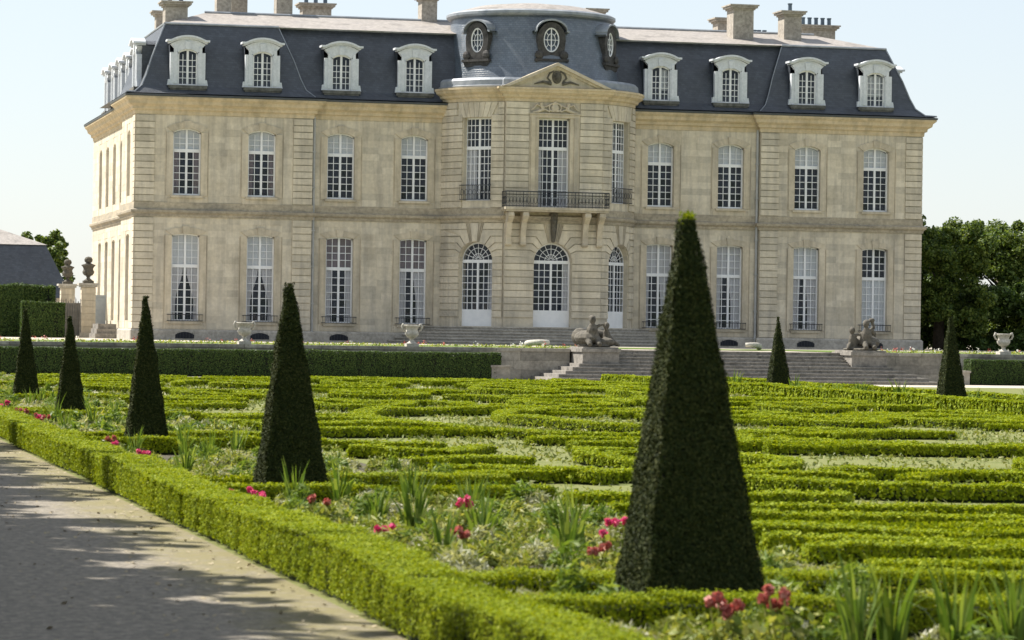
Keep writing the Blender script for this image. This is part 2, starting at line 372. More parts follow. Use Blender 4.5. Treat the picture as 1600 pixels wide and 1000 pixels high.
def ashlar(F, u0, u1, z0, z1, holes, rowh=.37, blen=.95, proud=.012):
    """facing blocks round the openings; holes are (ua, ub, za, zb)"""
    mb = MB(); nrow = max(1, round((z1-z0)/rowh)); rh = (z1-z0)/nrow
    for i in range(nrow):
        za, zb = z0+i*rh, z0+(i+1)*rh
        iv = [(u0, u1)]
        for ha, hb, hz0, hz1 in holes:
            if hz0 < zb-.02 and hz1 > za+.02:
                nv = []
                for a, b in iv:
                    if hb <= a or ha >= b: nv.append((a, b)); continue
                    if ha > a: nv.append((a, ha))
                    if hb < b: nv.append((hb, b))
                iv = nv
        for a, b in iv:
            if b-a < .06: continue
            k = max(1, round((b-a)/(blen*random.uniform(.8, 1.25)))); cuts = [a]
            for j in range(1, k): cuts.append(a+(b-a)*(j+random.uniform(-.22, .22)+(.18 if i % 2 else -.18))/k)
            cuts.append(b)
            for p, q in zip(cuts, cuts[1:]):
                if q-p > .05: mb.ext([(p+.003, za+.003), (q-.003, za+.003), (q-.003, zb-.003), (p+.003, zb-.003)], F, -proud-random.uniform(0, .006), .002)
    return kind(mb.build('ashlar_facing', M['stone'], CH), 'stuff')

# heights
Z_PL = 2.0; Z_G0, Z_G1 = 2.46, 7.31; Z_F0, Z_F1 = 9.44, 13.14; Z_S0, Z_S1 = 8.22, 8.74; Z_C0 = 13.88; Z_EAVE = 14.85
WX = [7.214, 11.425, 15.95, 20.14]; WW = 1.56
YE = -.35           # end pavilions stand forward
BX = 13.1

# ---- windows: one mesh set of each kind, local coords x across, y inwards, z up from the sill
def window_proto(w, h, rise, trans, rows_low, rows_up, colsn, y0=.24, panel=0., fan=False, seedv=0):
    rr = random.Random(seedv)
    fr = MB(); gl = MB(); yb = y0+.05
    mw, bar = .085, .036
    head = arch(0, w, h, rise, 12)
    def top(u):
        for (p, zp), (q, zq) in zip(head, head[1:]):
            if p-1e-6 <= u <= q+1e-6: return zp+(zq-zp)*(u-p)/(q-p)
        return head[-1][1]
    F = lambda u, d, z: (u, d, z)
    spring = head[0][1]
    # outer frame
    fr.box(-w/2, y0, 0, -w/2+mw, yb+.03, spring); fr.box(w/2-mw, y0, 0, w/2, yb+.03, spring); fr.box(-w/2+mw, y0, 0, w/2-mw, yb+.03, mw+panel)
    for (p, zp), (q, zq) in zip(head, head[1:]):
        if rise > w*.4:     # follow the round head radially
            s0, s1 = (w/2-mw)/(w/2), (w/2-mw)/(w/2)
            fr.ext([(p, zp), (q, zq), (q*s1, spring+(zq-spring)*s1), (p*s0, spring+(zp-spring)*s0)], F, y0, yb+.03, back=True)
        else: fr.ext([(p, zp-mw), (q, zq-mw), (q, zq), (p, zp)], F, y0, yb+.03, back=True)
    ztop_mull = trans if fan else top(0)-mw
    fr.box(-.06, y0-.012, mw+panel, .06, yb+.03, ztop_mull)
    if trans: fr.box(-w/2+mw, y0-.014, trans-.09, w/2-mw, yb+.03, trans+.09)
    def lights(xa, xb, za, zb, nc, nr, curved=False):
        for i in range(1, nc):
            x = xa+(xb-xa)*i/nc; fr.box(x-bar/2, y0+.006, za, x+bar/2, yb, min(zb, top(x)-mw) if curved else zb)
        for j in range(1, nr):
            z = za+(zb-za)*j/nr; fr.box(xa, y0+.008, z-bar/2, xb, yb-.002, z+bar/2)
        for i in range(nc):
            for j in range(nr):
                x0, x1 = xa+(xb-xa)*i/nc, xa+(xb-xa)*(i+1)/nc; z0, z1 = za+(zb-za)*j/nr, za+(zb-za)*(j+1)/nr
                t0, t1 = z1, z1
                if curved and j == nr-1: t0, t1 = min(zb+.3, top(x0)-.03), min(zb+.3, top(x1)-.03)
                a, c = rr.uniform(-.006, .006), rr.uniform(-.006, .006)
                gl.add([(x0, yb-.02+a+c, z0), (x1, yb-.02-a+c, z0), (x1, yb-.02-a-c, t1), (x0, yb-.02+a-c, t0)], [(0, 1, 2, 3)])
    zl = mw+panel; zt1 = (trans-.09) if trans else spring-mw
    for s in (-1, 1):
        xa, xb = sorted((s*.06, s*(w/2-mw)))
        lights(xa, xb, zl, zt1, colsn, rows_low, curved=not trans)
        if trans and not fan: lights(xa, xb, trans+.09, (spring if rise < .05 else spring+.02)-mw*.4, colsn, rows_up, curved=True)
    if fan:
        r0 = w/2-mw
        for k in range(1, 8):
            a = math.pi*k/8; fr.tube([(.10*math.cos(a), yb-.02, trans+.09+.10*math.sin(a)), (r0*math.cos(a), yb-.02, trans+.05+r0*math.sin(a))], bar*.55, 4)
        for q in (.36, .68):
            fr.tube([(r0*q*math.cos(math.pi*k/14), yb-.02, trans+.07+r0*q*math.sin(math.pi*k/14)) for k in range(15)], bar*.55, 4)
        for k in range(8):
            a0, a1 = math.pi*k/8, math.pi*(k+1)/8; c = rr.uniform(-.006, .006)
            gl.add([(0, yb-.02, trans+.09), (r0*math.cos(a0), yb-.02+c, trans+.07+r0*math.sin(a0)), (r0*math.cos((a0+a1)/2), yb-.02+c, trans+.07+r0*math.sin((a0+a1)/2)), (r0*math.cos(a1), yb-.02+c, trans+.07+r0*math.sin(a1))], [(0, 1, 2, 3)])
    fo = fr.build('window', M['white']); go = kind(gl.build('glass', M['glass'], fix=False), 'stuff')
    col.objects.unlink(fo); col.objects.unlink(go)
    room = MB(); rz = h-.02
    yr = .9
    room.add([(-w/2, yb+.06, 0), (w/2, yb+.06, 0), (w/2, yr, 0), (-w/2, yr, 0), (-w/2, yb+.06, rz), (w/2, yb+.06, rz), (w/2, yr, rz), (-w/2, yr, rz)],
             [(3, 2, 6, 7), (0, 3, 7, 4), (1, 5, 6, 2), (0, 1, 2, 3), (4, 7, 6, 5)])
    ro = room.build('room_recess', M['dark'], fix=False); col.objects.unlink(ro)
    return dict(w=w, h=h, trans=trans, panel=panel, fr=fo.data, gl=go.data, rm=ro.data, y=yb, spring=spring, head=head)
def drape(w, z0, z1, y, folds=9, taper=None):
    """hanging cloth from x=0 to w; taper = width at mid height (tied back)"""
    mb = MB(); n = folds*4; m = 8 if taper else 1; vs = []
    for j in range(m+1):
        t = j/m; z = z1+(z0-z1)*t
        ww = w if not taper else w*(1-(1-taper)*math.sin(min(1, t/.72)*math.pi/2)**2) if t < .72 else w*(taper+(.10)*(t-.72))
        for i in range(n+1): vs.append((ww*i/n, y+.025*math.sin(i/n*folds*2*math.pi), z))
    mb.add(vs, [(j*(n+1)+i, j*(n+1)+i+1, (j+1)*(n+1)+i+1, (j+1)*(n+1)+i) for j in range(m) for i in range(n)])
    return mb
def put_window(pr, loc, rz, curtain=None, upper=None, door=False, name='window'):
    o = bpy.data.objects.new(name, pr['fr']); col.objects.link(o); o.parent = CH
    o.location = (loc[0], loc[1], loc[2]-TZ); o.rotation_euler = (0, 0, rz)
    g = bpy.data.objects.new('glass', pr['gl']); col.objects.link(g); g.parent = o; g['kind'] = 'stuff'
    r = bpy.data.objects.new('room_recess', pr['rm']); col.objects.link(r); r.parent = o
    y = pr['y']+.05; w = pr['w']-.16; top = (pr['trans'] or pr['spring'])-.02; z0 = .08+pr['panel']
    if curtain:
        m_, wd, tp = curtain
        for s in (-1, 1):
            if isinstance(wd, tuple):
                cw = wd[0] if s < 0 else wd[1]
                if cw <= 0: continue
            else: cw = wd
            c = drape(cw, z0, top, y, max(3, int(cw*9)), tp)
            c.v = [((-w/2+x) if s < 0 else (w/2-x), yy, z) for x, yy, z in c.v]
            c.build('curtain', M[m_], o, smooth=True)
    if upper:
        mb = MB(); hd = [(u*.94, z-.09) for u, z in pr['head']]; zb = pr['trans']+.06
        mb.ext([(hd[0][0], zb)] + hd + [(hd[-1][0], zb)], lambda u, d, z: (u, y+d, z), 0, .01, back=True)
        mb.build('blind', M[upper], o)
    return o
Wg = window_proto(WW, Z_G1-Z_G0, .1, 3.06, 7, 4, 2, seedv=1)
Wf = window_proto(WW, Z_F1-Z_F0, .22, 2.47, 6, 3, 2, seedv=2)
gcur = {-4: (('curtain', .62, .30), 'blind'), -3: (('curtain', .62, .30), 'blind'), -2: (('curtain', (.36, .34), .75), 'pinkcurtain'), -1: (('curtain', (.40, .62), .7), 'pinkcurtain'),
        1: (('curtain', (.2, .6), .8), 'curtain'), 2: (('curtain', (.3, .62), .8), 'curtain'), 3: (('curtain', (.45, .6), .8), 'blind'), 4: (('blind', .69, None), None)}
fcur = {-4: (('pinkcurtain', .36, .8), 'blind'), -3: (('pinkcurtain', (.3, .34), .8), 'blind'), -2: (None, 'blind'), -1: (None, 'blind'), 1: (None, 'blind'), 2: (None, 'blind'), 3: (None, 'blind'), 4: (None, 'blind')}
ends_ops = []; mid_ops = []
for k in (-4, -3, -2, -1, 1, 2, 3, 4):
    x = math.copysign(WX[abs(k)-1], k); Y = YE if abs(k) > 2 else 0.
    put_window(Wg, (x, Y, Z_G0), 0, *gcur[k]); put_window(Wf, (x, Y, Z_F0), 0, *fcur[k])
def sur_holes(x): return [(x-1.2, x+1.2, Z_PL, Z_G1+.36), (x-1.2, x+1.2, Z_F0-.62, Z_F1+.42)]
for sx in (-1, 1):
    for (a, b, Y, ws) in ((BX, 23., YE, (2, 3)), (5.0, BX, 0., (0, 1))):
        u0, u1 = sorted((sx*a, sx*b)); F = M_flat(Y)
        xs = [sx*WX[i] for i in ws]
        wall('wall', F, u0, u1, TZ-.3, Z_S0+.1, [(x, WW, Z_G0, Z_G1, .1) for x in xs], M['stone'])
        wall('wall', F, u0, u1, Z_S0+.1, Z_EAVE-.1, [(x, WW, Z_F0, Z_F1, .22) for x in xs], M['stone'])
        q = [] 
        if a == BX: q = [(sx*21.95, sx*23.), (sx*BX, sx*14.2)]
        holes = [h for x in xs for h in sur_holes(x)] + [(min(c), max(c), 0, 20) for c in q]
        e0, e1 = (u0, u1) if a == BX else ((-BX, -5.6) if sx < 0 else (5.6, BX))
        ashlar(F, e0, e1, Z_PL+.02, Z_S0, holes); ashlar(F, e0, e1, Z_S1+.30, Z_C0-.02, holes)
        # banded quoins
        for c in q:
            c0, c1 = min(c), max(c)
            if not q: continue
            proto = None
            for zz0, zz1 in ((Z_PL+.03, Z_S0-.02), (Z_S1+.32, Z_C0-.03)):
                n = round((zz1-zz0)/.375); h = (zz1-zz0)/n
                for i in range(n):
                    mb = MB(); z0 = zz0+i*h
                    mb.ext([(c0+.01, z0+.004), (c1-.01, z0+.004), (c1-.01, z0+h-.045), (c0+.01, z0+h-.045)], F, -.08-random.uniform(0, .008), .002)
                    mb.build('quoin_block', M['stone'], CH)
        # window surrounds
        for x in xs:
            mb = MB(); d = -.05
            for (zb, zt, rise, sill) in ((Z_G0, Z_G1, .1, Z_PL+.03), (Z_F0, Z_F1, .22, Z_F0-.6)):
                for s in (-1, 1):
                    p, q2 = sorted((x+s*WW/2, x+s*(WW/2+.36)))
                    hd = arch(x, WW, zt, rise)
                    mb.ext([(p, zb-.04), (q2, zb-.04), (q2, hd[0][1]), (p, hd[0][1])], F, d, .01)
                inner = arch(x, WW, zt, rise); outer = arch(x, WW+.72, zt+.34, rise+.08)
                for i in range(len(inner)-1):
                    mb.ext([inner[i], inner[i+1], outer[i+1], outer[i]], F, d-.004, .01)
                mb.ext([(x-.16, zt-.02), (x+.16, zt-.02), (x+.21, zt+.40), (x-.21, zt+.40)], F, d-.045, .01)   # keystone
                mb.ext([(x-WW/2-.12, zb-.15), (x+WW/2+.12, zb-.15), (x+WW/2+.12, zb-.041), (x-WW/2-.12, zb-.041)], F, d-.08, .01)   # sill
                mb.ext([(x-WW/2-.30, sill), (x+WW/2+.30, sill), (x+WW/2+.30, zb-.151), (x-WW/2-.30, zb-.151)], F, d+.015, .01)      # apron
                for s in (-1, 1):
                    p, q2 = sorted((x+s*(WW/2+.40), x+s*(WW/2+.43)))
                    mb.ext([(p, sill), (q2, sill), (q2, zt-.1), (p, zt-.1)], F, -.035, .01)
            if True: mb.build('window_surround', M['trim'], CH)
            # low iron guard at the ground-floor window and basement vent
            g = MB()
            for z in (Z_G0+.36, Z_G0+.02): g.tube([(x-.98, Y-.05, z), (x-.98, Y-.2, z), (x+.98, Y-.2, z), (x+.98, Y-.05, z)], .022, 5)
            for i in range(13): xx = x-.95+1.9*i/12; g.tube([(xx, Y-.2, Z_G0+.02), (xx, Y-.2, Z_G0+.36)], .012, 4)
            g.build('window_guard', M['iron'], CH)
            v = MB(); v.ext(arch(x, 1.05, TZ+.46, .16)+[(x+.525, TZ+.1), (x-.525, TZ+.1)], F, -.155, -.10); vo = v.build('basement_vent', M['dark'], CH)
            v = MB()
            for i in range(6): xx = x-.42+.84*i/5; v.tube([(xx, Y-.165, TZ+.1), (xx, Y-.165, TZ+.42)], .014, 4)
            v.build('vent_bars', M['iron'], vo).location.z = 0
# west side of the house
SX = -23.; SX2 = -22.3; SY1, SY2 = 6.3, 29.
sw = [(-1.7, 1.15)]; sw2 = [(-(SY1+2.1+4.1*i), 1.3) for i in range(5)]
for X, ya, yb_, ops in ((SX, YE, SY1, [-2.9]), (SX2, SY1, SY2, [-(SY1+1.6+3.95*i+.9) for i in range(5)])):
    F = M_side(X)
    for z0, z1, a, b_, rs in ((TZ-.3, Z_S0+.1, Z_G0, Z_G1, .1), (Z_S0+.1, Z_EAVE-.1, Z_F0, Z_F1, .22)):
        wall('wall', F, -yb_, -ya, z0, z1, [(u, WW, a, b_, rs) for u in ops], M['stone'])
    ashlar(F, -yb_, -ya-(0 if X == SX2 else 1.0), Z_PL+.02, Z_S0, [(u-.85, u+.85, Z_G0-.1, Z_G1+.1) for u in ops])
    ashlar(F, -yb_, -ya-(0 if X == SX2 else 1.0), Z_S1+.3, Z_C0, [(u-.85, u+.85, Z_F0-.1, Z_F1+.1) for u in ops])
    for u in ops:
        put_window(Wg, (X, -u, Z_G0), -math.pi/2, ('curtain', .4, None), 'blind'); put_window(Wf, (X, -u, Z_F0), -math.pi/2, None, 'blind')
    if X == SX:
        for zz0, zz1 in ((Z_PL+.03, Z_S0-.02), (Z_S1+.32, Z_C0-.03)):
            n = round((zz1-zz0)/.375); h = (zz1-zz0)/n
            for i in range(n):
                mb = MB(); z0 = zz0+i*h; mb.ext([(-ya-.99, z0+.004), (-ya+.03, z0+.004), (-ya+.03, z0+h-.034), (-ya-.99, z0+h-.034)], F, -.055, .002); mb.build('quoin_block', M['stone'], CH)
b = MB(); b.add([(23, YE, TZ-.3), (23, 12.6, TZ-.3), (23, 12.6, Z_EAVE), (23, YE, Z_EAVE)], [(0, 1, 2, 3)])
b.add([(23, 12.6, TZ-.3), (-9, 12.6, TZ-.3), (-9, 12.6, Z_EAVE), (23, 12.6, Z_EAVE)], [(0, 1, 2, 3)])
b.add([(SX2, SY2, TZ-.3), (-9, SY2, TZ-.3), (-9, SY2, Z_EAVE), (SX2, SY2, Z_EAVE)], [(0, 1, 2, 3)])
b.add([(-9, SY2, TZ-.3), (-9, 12.6, TZ-.3), (-9, 12.6, Z_EAVE), (-9, SY2, Z_EAVE)], [(0, 1, 2, 3)])
b.add([(SX, SY1, TZ-.3), (SX2, SY1, TZ-.3), (SX2, SY1, Z_EAVE), (SX, SY1, Z_EAVE)], [(0, 1, 2, 3)])
for sx in (-1, 1): b.add([(sx*BX, YE, TZ-.3), (sx*BX, .02, TZ-.3), (sx*BX, .02, Z_EAVE), (sx*BX, YE, Z_EAVE)], [(0, 1, 2, 3)])
b.build('wall', M['stone'], CH, fix=False)
# plinth, string course, cornice
pathL = [(SX2, SY2), (SX2, SY1), (SX, SY1), (SX, YE), (-BX, YE), (-BX, 0), (-5.3, 0)]
pathR = [(5.3, 0), (BX, 0), (BX, YE), (23, YE), (23, 12.6)]
arcR = [M_right(cL*i/16, 0, 0)[:2] for i in range(17)]
pav = [(-x, y) for x, y in reversed(arcR)] + [(-2.8, FY), (2.8, FY)] + arcR
plin = [(0, TZ-.3), (.14, TZ-.3), (.14, Z_PL-.1), (.07, Z_PL), (0, Z_PL)]
strg = [(0, Z_S0), (.08, Z_S0), (.10, Z_S0+.14), (.22, Z_S0+.24), (.24, Z_S0+.36), (.06, Z_S1-.08), (.05, Z_S1+.28), (0, Z_S1+.28)]
corn = [(0, Z_C0), (.06, Z_C0), (.08, Z_C0+.22), (.20, Z_C0+.27), (.22, Z_C0+.42), (.42, Z_C0+.55), (.46, Z_C0+.72), (.62, Z_C0+.86), (.62, Z_C0+.95), (0, Z_C0+.97)]
gutt = [(0, Z_C0+.972), (.66, Z_C0+.952), (.68, Z_C0+1.06), (.30, Z_C0+1.14), (0, Z_C0+1.14)]
for nm, pr, mt in (('plinth', plin, 'plinth'), ('string_course', strg, 'string'), ('cornice', corn, 'cornice'), ('gutter', gutt, 'slate')):
    for pth in (pathL, pathR):
        b = MB(); sweep(b, pth, pr); b.build(nm, M[mt], CH)
b = MB(); sweep(b, pav, [(o, z-.0) for o, z in strg]); b.build('string_course', M['string'], CH)
b = MB(); sweep(b, pav, [(0, TZ-.3), (.12, TZ-.3), (.12, 2.84), (.06, 2.92), (0, 2.92)])
PZ0, PZ1 = 14.98, 15.75
pc = [(0, PZ0), (.05, PZ0), (.06, PZ0+.16), (.2, PZ0+.24), (.24, PZ0+.36), (.46, PZ0+.5), (.5, PZ0+.62), (.56, PZ0+.66), (.56, PZ1), (0, PZ1+.02)]
b = MB(); sweep(b, pav, pc); b.build('pavilion_cornice', M['cornice'], CH)
b = MB(); sweep(b, pav, [(-.6, PZ1+.02), (.30, PZ1+.02), (.32, PZ1+.1), (.22, PZ1+.14), (.20, PZ1+.42), (.05, PZ1+.56), (-.6, PZ1+.56)]); b.build('lead_blocking_course', M['lead'], CH)
# downpipes
for x, y in ((-BX+.12, -.12), (BX-.12, -.12), (SX2-.12, SY1-.14)):
    b = MB(); b.tube([(x, y, TZ), (x, y, Z_C0+.1)], .075, 8)
    for z in (3.5, 5.6, 7.6, 10, 12): b.box(x-.1, y-.1, z, x+.1, y+.1, z+.06)
    b.build('downpipe', M['pipe'], CH)
# ---- centre bay walls, doors and windows
DW, DZ0, DSP = 2.15, 2.42, 6.05; DR = DW/2; PW, PF1 = 1.8, 14.08
mids = {'l': (M_left, 0, cL, cL*.63, .35), 'm': (M_mid, -2.8, 2.8, 0., None), 'r': (M_right, 0, cL, cL*.37, .35)}
for sx in (-1, 1):
    b = MB(); b.add([(sx*2.8, FY, TZ-.3), (sx*2.8, -3.3, TZ-.3), (sx*2.8, -3.3, PZ0+.1), (sx*2.8, FY, PZ0+.1)], [(0, 1, 2, 3)]); b.build('wall', M['stone'], CH, fix=False)
def rowlevels(z0, z1, pitch): n = round((z1-z0)/pitch); return [z0+(z1-z0)*i/n for i in range(n+1)]
for key, (F, u0, u1, uc, stp) in mids.items():
    wall('wall', F, u0, u1, TZ-.3, Z_S0+.1, [(uc, DW, DZ0, DSP+DR, DR)], M['stone'], thick=.5, step=stp)
    zb2 = 9.12 if key == 'm' else 9.44
    wall('wall', F, u0, u1, Z_S0+.1, PZ0+.1, [(uc, PW, zb2, PF1, 0)], M['stone'], thick=.5, step=stp)
    def block(poly, d=-.08):
        mb = MB(); P2 = []
        for i in range(len(poly)):               # resample long edges so that blocks follow the curve
            (a, za), (c, zc) = poly[i], poly[(i+1) % len(poly)]
            k = max(1, int(abs(c-a)/.3)) if stp else 1
            P2 += [(a+(c-a)*j/k, za+(zc-za)*j/k) for j in range(k)]
        cx = sum(p[0] for p in P2)/len(P2)
        mb.ext(P2, F, d-random.uniform(0, .008), .002); mb.build('stone_band', M['stone'], CH)
    g = .022
    # ground floor: joints turn down into the voussoirs
    lv = rowlevels(2.93, Z_S0-.02, .385)
    below = [z for z in lv if z < DSP-.1]; above = [z for z in lv if z >= DSP-.1]
    ja = DR+.03
    for z0, z1 in zip(below, below[1:]+above[:1]):
        for s in (-1, 1):
            e = u0+.02 if s < 0 else u1-.02; i_ = uc+s*ja
            block([(e, z0+g), (i_, z0+g), (i_, z1-g), (e, z1-g)])
    th = [math.asin(min(.97, (z-DSP)/(ja+.25+.12*k))) if z > DSP else 0 for k, z in enumerate(above)]
    nb = len(above)-1
    cut = min(nb, 4)
    for s in (-1, 1):
        e = u0+.02 if s < 0 else u1-.02
        for k in range(cut):
            z0, z1 = above[k]+g, above[k+1]-g; t0, t1 = max(th[k], 0)+.02, th[k+1]-.02
            def bend(z, t): rr_ = (z-DSP)/max(math.sin(t), .05); rr_ = max(rr_, ja+.05); return (uc+s*min(rr_*math.cos(t), abs(e-uc)-.06), z)
            A0 = (uc+s*ja*math.cos(t0), DSP+ja*math.sin(t0)); A1 = (uc+s*ja*math.cos(t1), DSP+ja*math.sin(t1))
            poly = [(e, z0)] + ([bend(z0, t0)] if k else []) + [A0, A1, bend(z1, t1), (e, z1)]
            block(poly)
        # two radial voussoirs up to the string course
        zt = above[-1]-g; ts = [th[cut], th[cut]+(math.pi/2-.16-th[cut])*.5, math.pi/2-.16]
        for ta, tb in zip(ts, ts[1:]):
            pts = []
            for t in (ta+.02, tb-.02): pts.append(((uc+s*ja*math.cos(t), DSP+ja*math.sin(t)), (uc+s*min((zt-DSP)/math.tan(t), abs(e-uc)-.05), zt)))
            block([pts[0][0], pts[1][0], pts[1][1], pts[0][1]])
        for k in range(cut, nb):    # outer ends of the rows above
            z0, z1 = above[k]+g, above[k+1]-g; x0 = (z0-DSP)/math.tan(th[cut])+.03; x1 = (z1-DSP)/math.tan(th[cut])+.03
            if abs(e-uc) > x1+.05: block([(e, z0), (uc+s*x0, z0), (uc+s*x1, z1), (e, z1)])
    if key != 'm': block([(uc-.16, DSP+ja), (uc+.16, DSP+ja), (uc+.24, above[-1]-g), (uc-.24, above[-1]-g)], -.07)
    # first floor bands
    lv = rowlevels(Z_S1+.30, PZ0-.02, .375); ins = .95 if key != 'm' else 1.47
    for z0, z1 in zip(lv, lv[1:]):
        if z0 > PF1-.05 and key != 'm': ins2 = 1.35
        else: ins2 = ins
        for s in (-1, 1):
            e = u0+.02 if s < 0 else u1-.02; i_ = uc+s*ins2
            block([(e, z0+g), (i_, z0+g), (i_, z1-g), (e, z1-g)])
    if key != 'm':
        for i in range(7):
            a, c = -.93+1.86*i/7, -.93+1.86*(i+1)/7
            block([(uc+a+.012, PF1+.02), (uc+c-.012, PF1+.02), (uc+c*1.42-.012, lv[-1]-g), (uc+a*1.42+.012, lv[-1]-g)], -.055)
    else:      # moulded surround of the balcony window
        mb = MB()
        for s in (-1, 1):
            for p, q2, d in ((.9, 1.12, -.05), (1.121, 1.36, -.11), (1.361, 1.45, -.06)):
                a, c = sorted((s*p, s*q2)); mb.ext([(a, 9.0), (c, 9.0), (c, PF1+.03), (a, PF1+.03)], F, d, .002)
        for z0, z1, hw, d in ((PF1+.031, PF1+.2, 1.45, -.1), (PF1+.201, PF1+.27, 1.5, -.17)): mb.ext([(-hw, z0), (hw, z0), (hw, z1), (-hw, z1)], F, d, .002)
        mb.build('window_surround', M['trim'], CH)
Wd = window_proto(DW, DSP-DZ0+DR, DR, DSP-DZ0, 7, 0, 3, y0=.36, panel=.85, fan=True, seedv=3)
Wp = window_proto(PW, PF1-9.44, 0, 2.95, 7, 4, 3, y0=.36, seedv=4)
Wm = window_proto(PW, PF1-9.12, 0, 3.28, 7, 4, 3, y0=.36, seedv=5)
def frame_of(F, uc):
    a = Vector(F(uc-.01, 0, 0)); c = Vector(F(uc+.01, 0, 0)); p = Vector(F(uc, 0, 0)); t = (c-a).normalized(); return p, math.atan2(t.y, t.x)
for key, (F, u0, u1, uc, stp) in mids.items():
    p, rz = frame_of(F, uc)
    put_window(Wd, (p.x, p.y, DZ0), rz, {'l': ('curtain', (.0, .3), None), 'm': ('curtain', (0, .34), None), 'r': None}[key], name='glazed_door')
    put_window(Wm if key == 'm' else Wp, (p.x, p.y, 9.12 if key == 'm' else 9.44), rz, {'l': ('curtain', (.62, 0), None), 'm': ('curtain', (.2, .5), None), 'r': ('curtain', (.0, .5), None)}[key])
    if key != 'm':
        g = MB(); T = lambda x, y, z: (p.x+math.cos(rz)*x-math.sin(rz)*y, p.y+math.sin(rz)*x+math.cos(rz)*y, z)
        for z in (9.5, 10.3): g.tube([T(-.98, -.02, z), T(-.98, -.16, z), T(.98, -.16, z), T(.98, -.02, z)], .024, 5)
        for i in range(15): xx = -.95+1.9*i/14; g.tube([T(xx, -.16, 9.5), T(xx, -.16, 10.3)], .014, 4)
        for i in range(7):
            xx = -.81+1.62*i/6; g.tube([T(xx+.1*math.cos(a), -.16, 9.9+.17*math.sin(a)) for a in [k*math.pi/5 for k in range(11)]], .012, 4)
        g.build('window_guard', M['iron'], CH)
# pediment with carved tympanum
b = MB(); pz = PZ1+.03; hw = 3.05; ap = 17.16; F = M_mid
b.ext([(-hw+.5, pz), (hw-.5, pz), (0, ap-.34)], F, -.36, 1.2, back=True); ped = b.build('pediment', M['trim'], CH)
b = MB()
for s in (-1, 1):
    n_ = Vector((-(ap-pz-.0), hw)).normalized()
    for t0, t1, d in ((0, .16, -.62), (.161, .30, -.45)):
        poly = [(s*(hw+.05), pz+.0+.0), (0, ap-t0*1.14), (0, ap-t1*1.14), (s*(hw+.05-t1*2.4), pz+.0)] if t0 else [(s*(hw+.05), pz), (0, ap), (0, ap-t1*1.14), (s*(hw+.05-t1*2.4), pz)]
        if t0: poly[0] = (s*(hw+.05-t0*2.4), pz)
        b.ext(poly, F, d, .8, back=True)
b.build('raking_cornice', M['trim'], ped).location.z = 0
def blobs(name, spec, m, parent=None, vox=.03):
    b = MB()
    for s in spec:
        if s[0] == 't': b.tube(s[1], s[2], 8)
        else: b.ball(s[1], s[2], rot=s[3] if len(s) > 3 else None, n=12)
    o = b.build(name, m, None, smooth=True)
    md = o.modifiers.new('r', 'REMESH'); md.mode = 'VOXEL'; md.voxel_size = vox; md.use_smooth_shade = True
    sm = o.modifiers.new('s', 'SMOOTH'); sm.factor = .5; sm.iterations = 2
    dg = bpy.context.evaluated_depsgraph_get(); me = bpy.data.meshes.new_from_object(o.evaluated_get(dg)); me.name = name
    old = o.data; o.modifiers.clear(); o.data = me; bpy.data.meshes.remove(old)
    if parent is not None:
        o.parent = parent
        if parent.get('base_z'): o.location.z = -parent['base_z']
    return o
y0 = FY-.38
blobs('carved_tympanum', [('b', (0, y0, 16.35), (.30, .10, .38)), ('b', (0, y0-.05, 16.35), (.19, .12, .25))] +
      [('t', [(s*.35, y0, 16.1), (s*.55, y0-.04, 16.3), (s*.42, y0-.04, 16.55), (s*.2, y0, 16.72)], .06) for s in (-1, 1)] +
      [('t', [(s*.3, y0, 15.98), (s*.8, y0-.03, 16.08), (s*1.3, y0, 15.95)], [.1, .08, .03]) for s in (-1, 1)], M['statue'], ped)
y0 = FY-.10
cart = []
for s in (-1, 1):
    cart += [('b', (s*.78, y0, 14.86), (.10, .08, .11)), ('t', [(s*.78, y0, 14.76), (s*.70, y0, 14.55), (s*.95, y0-.02, 14.45), (s*1.3, y0, 14.38)], [.1, .12, .09, .05]),
             ('t', [(s*.72, y0, 14.68), (s*.5, y0-.05, 14.72), (s*.32, y0, 14.85)], [.05, .045, .03]), ('t', [(s*.66, y0, 14.6), (s*.45, y0, 14.5), (s*.3, y0, 14.42)], .05),
             ('t', [(s*.9, y0, 14.75), (s*1.05, y0, 14.85), (s*1.2, y0, 14.62), (s*1.38, y0, 14.5)], [.04, .06, .05, .03]),
             ('t', [(s*(.05+.3*math.sin(t)), y0, 14.68+.24*math.cos(t)) for t in [k*math.pi/7 for k in range(8)]], .045)]
cart += [('b', (0, y0+.02, 14.66), (.24, .08, .22)), ('b', (0, y0, 14.95), (.12, .08, .08))]
blobs('carved_cartouche', cart, M['trim'], CH)
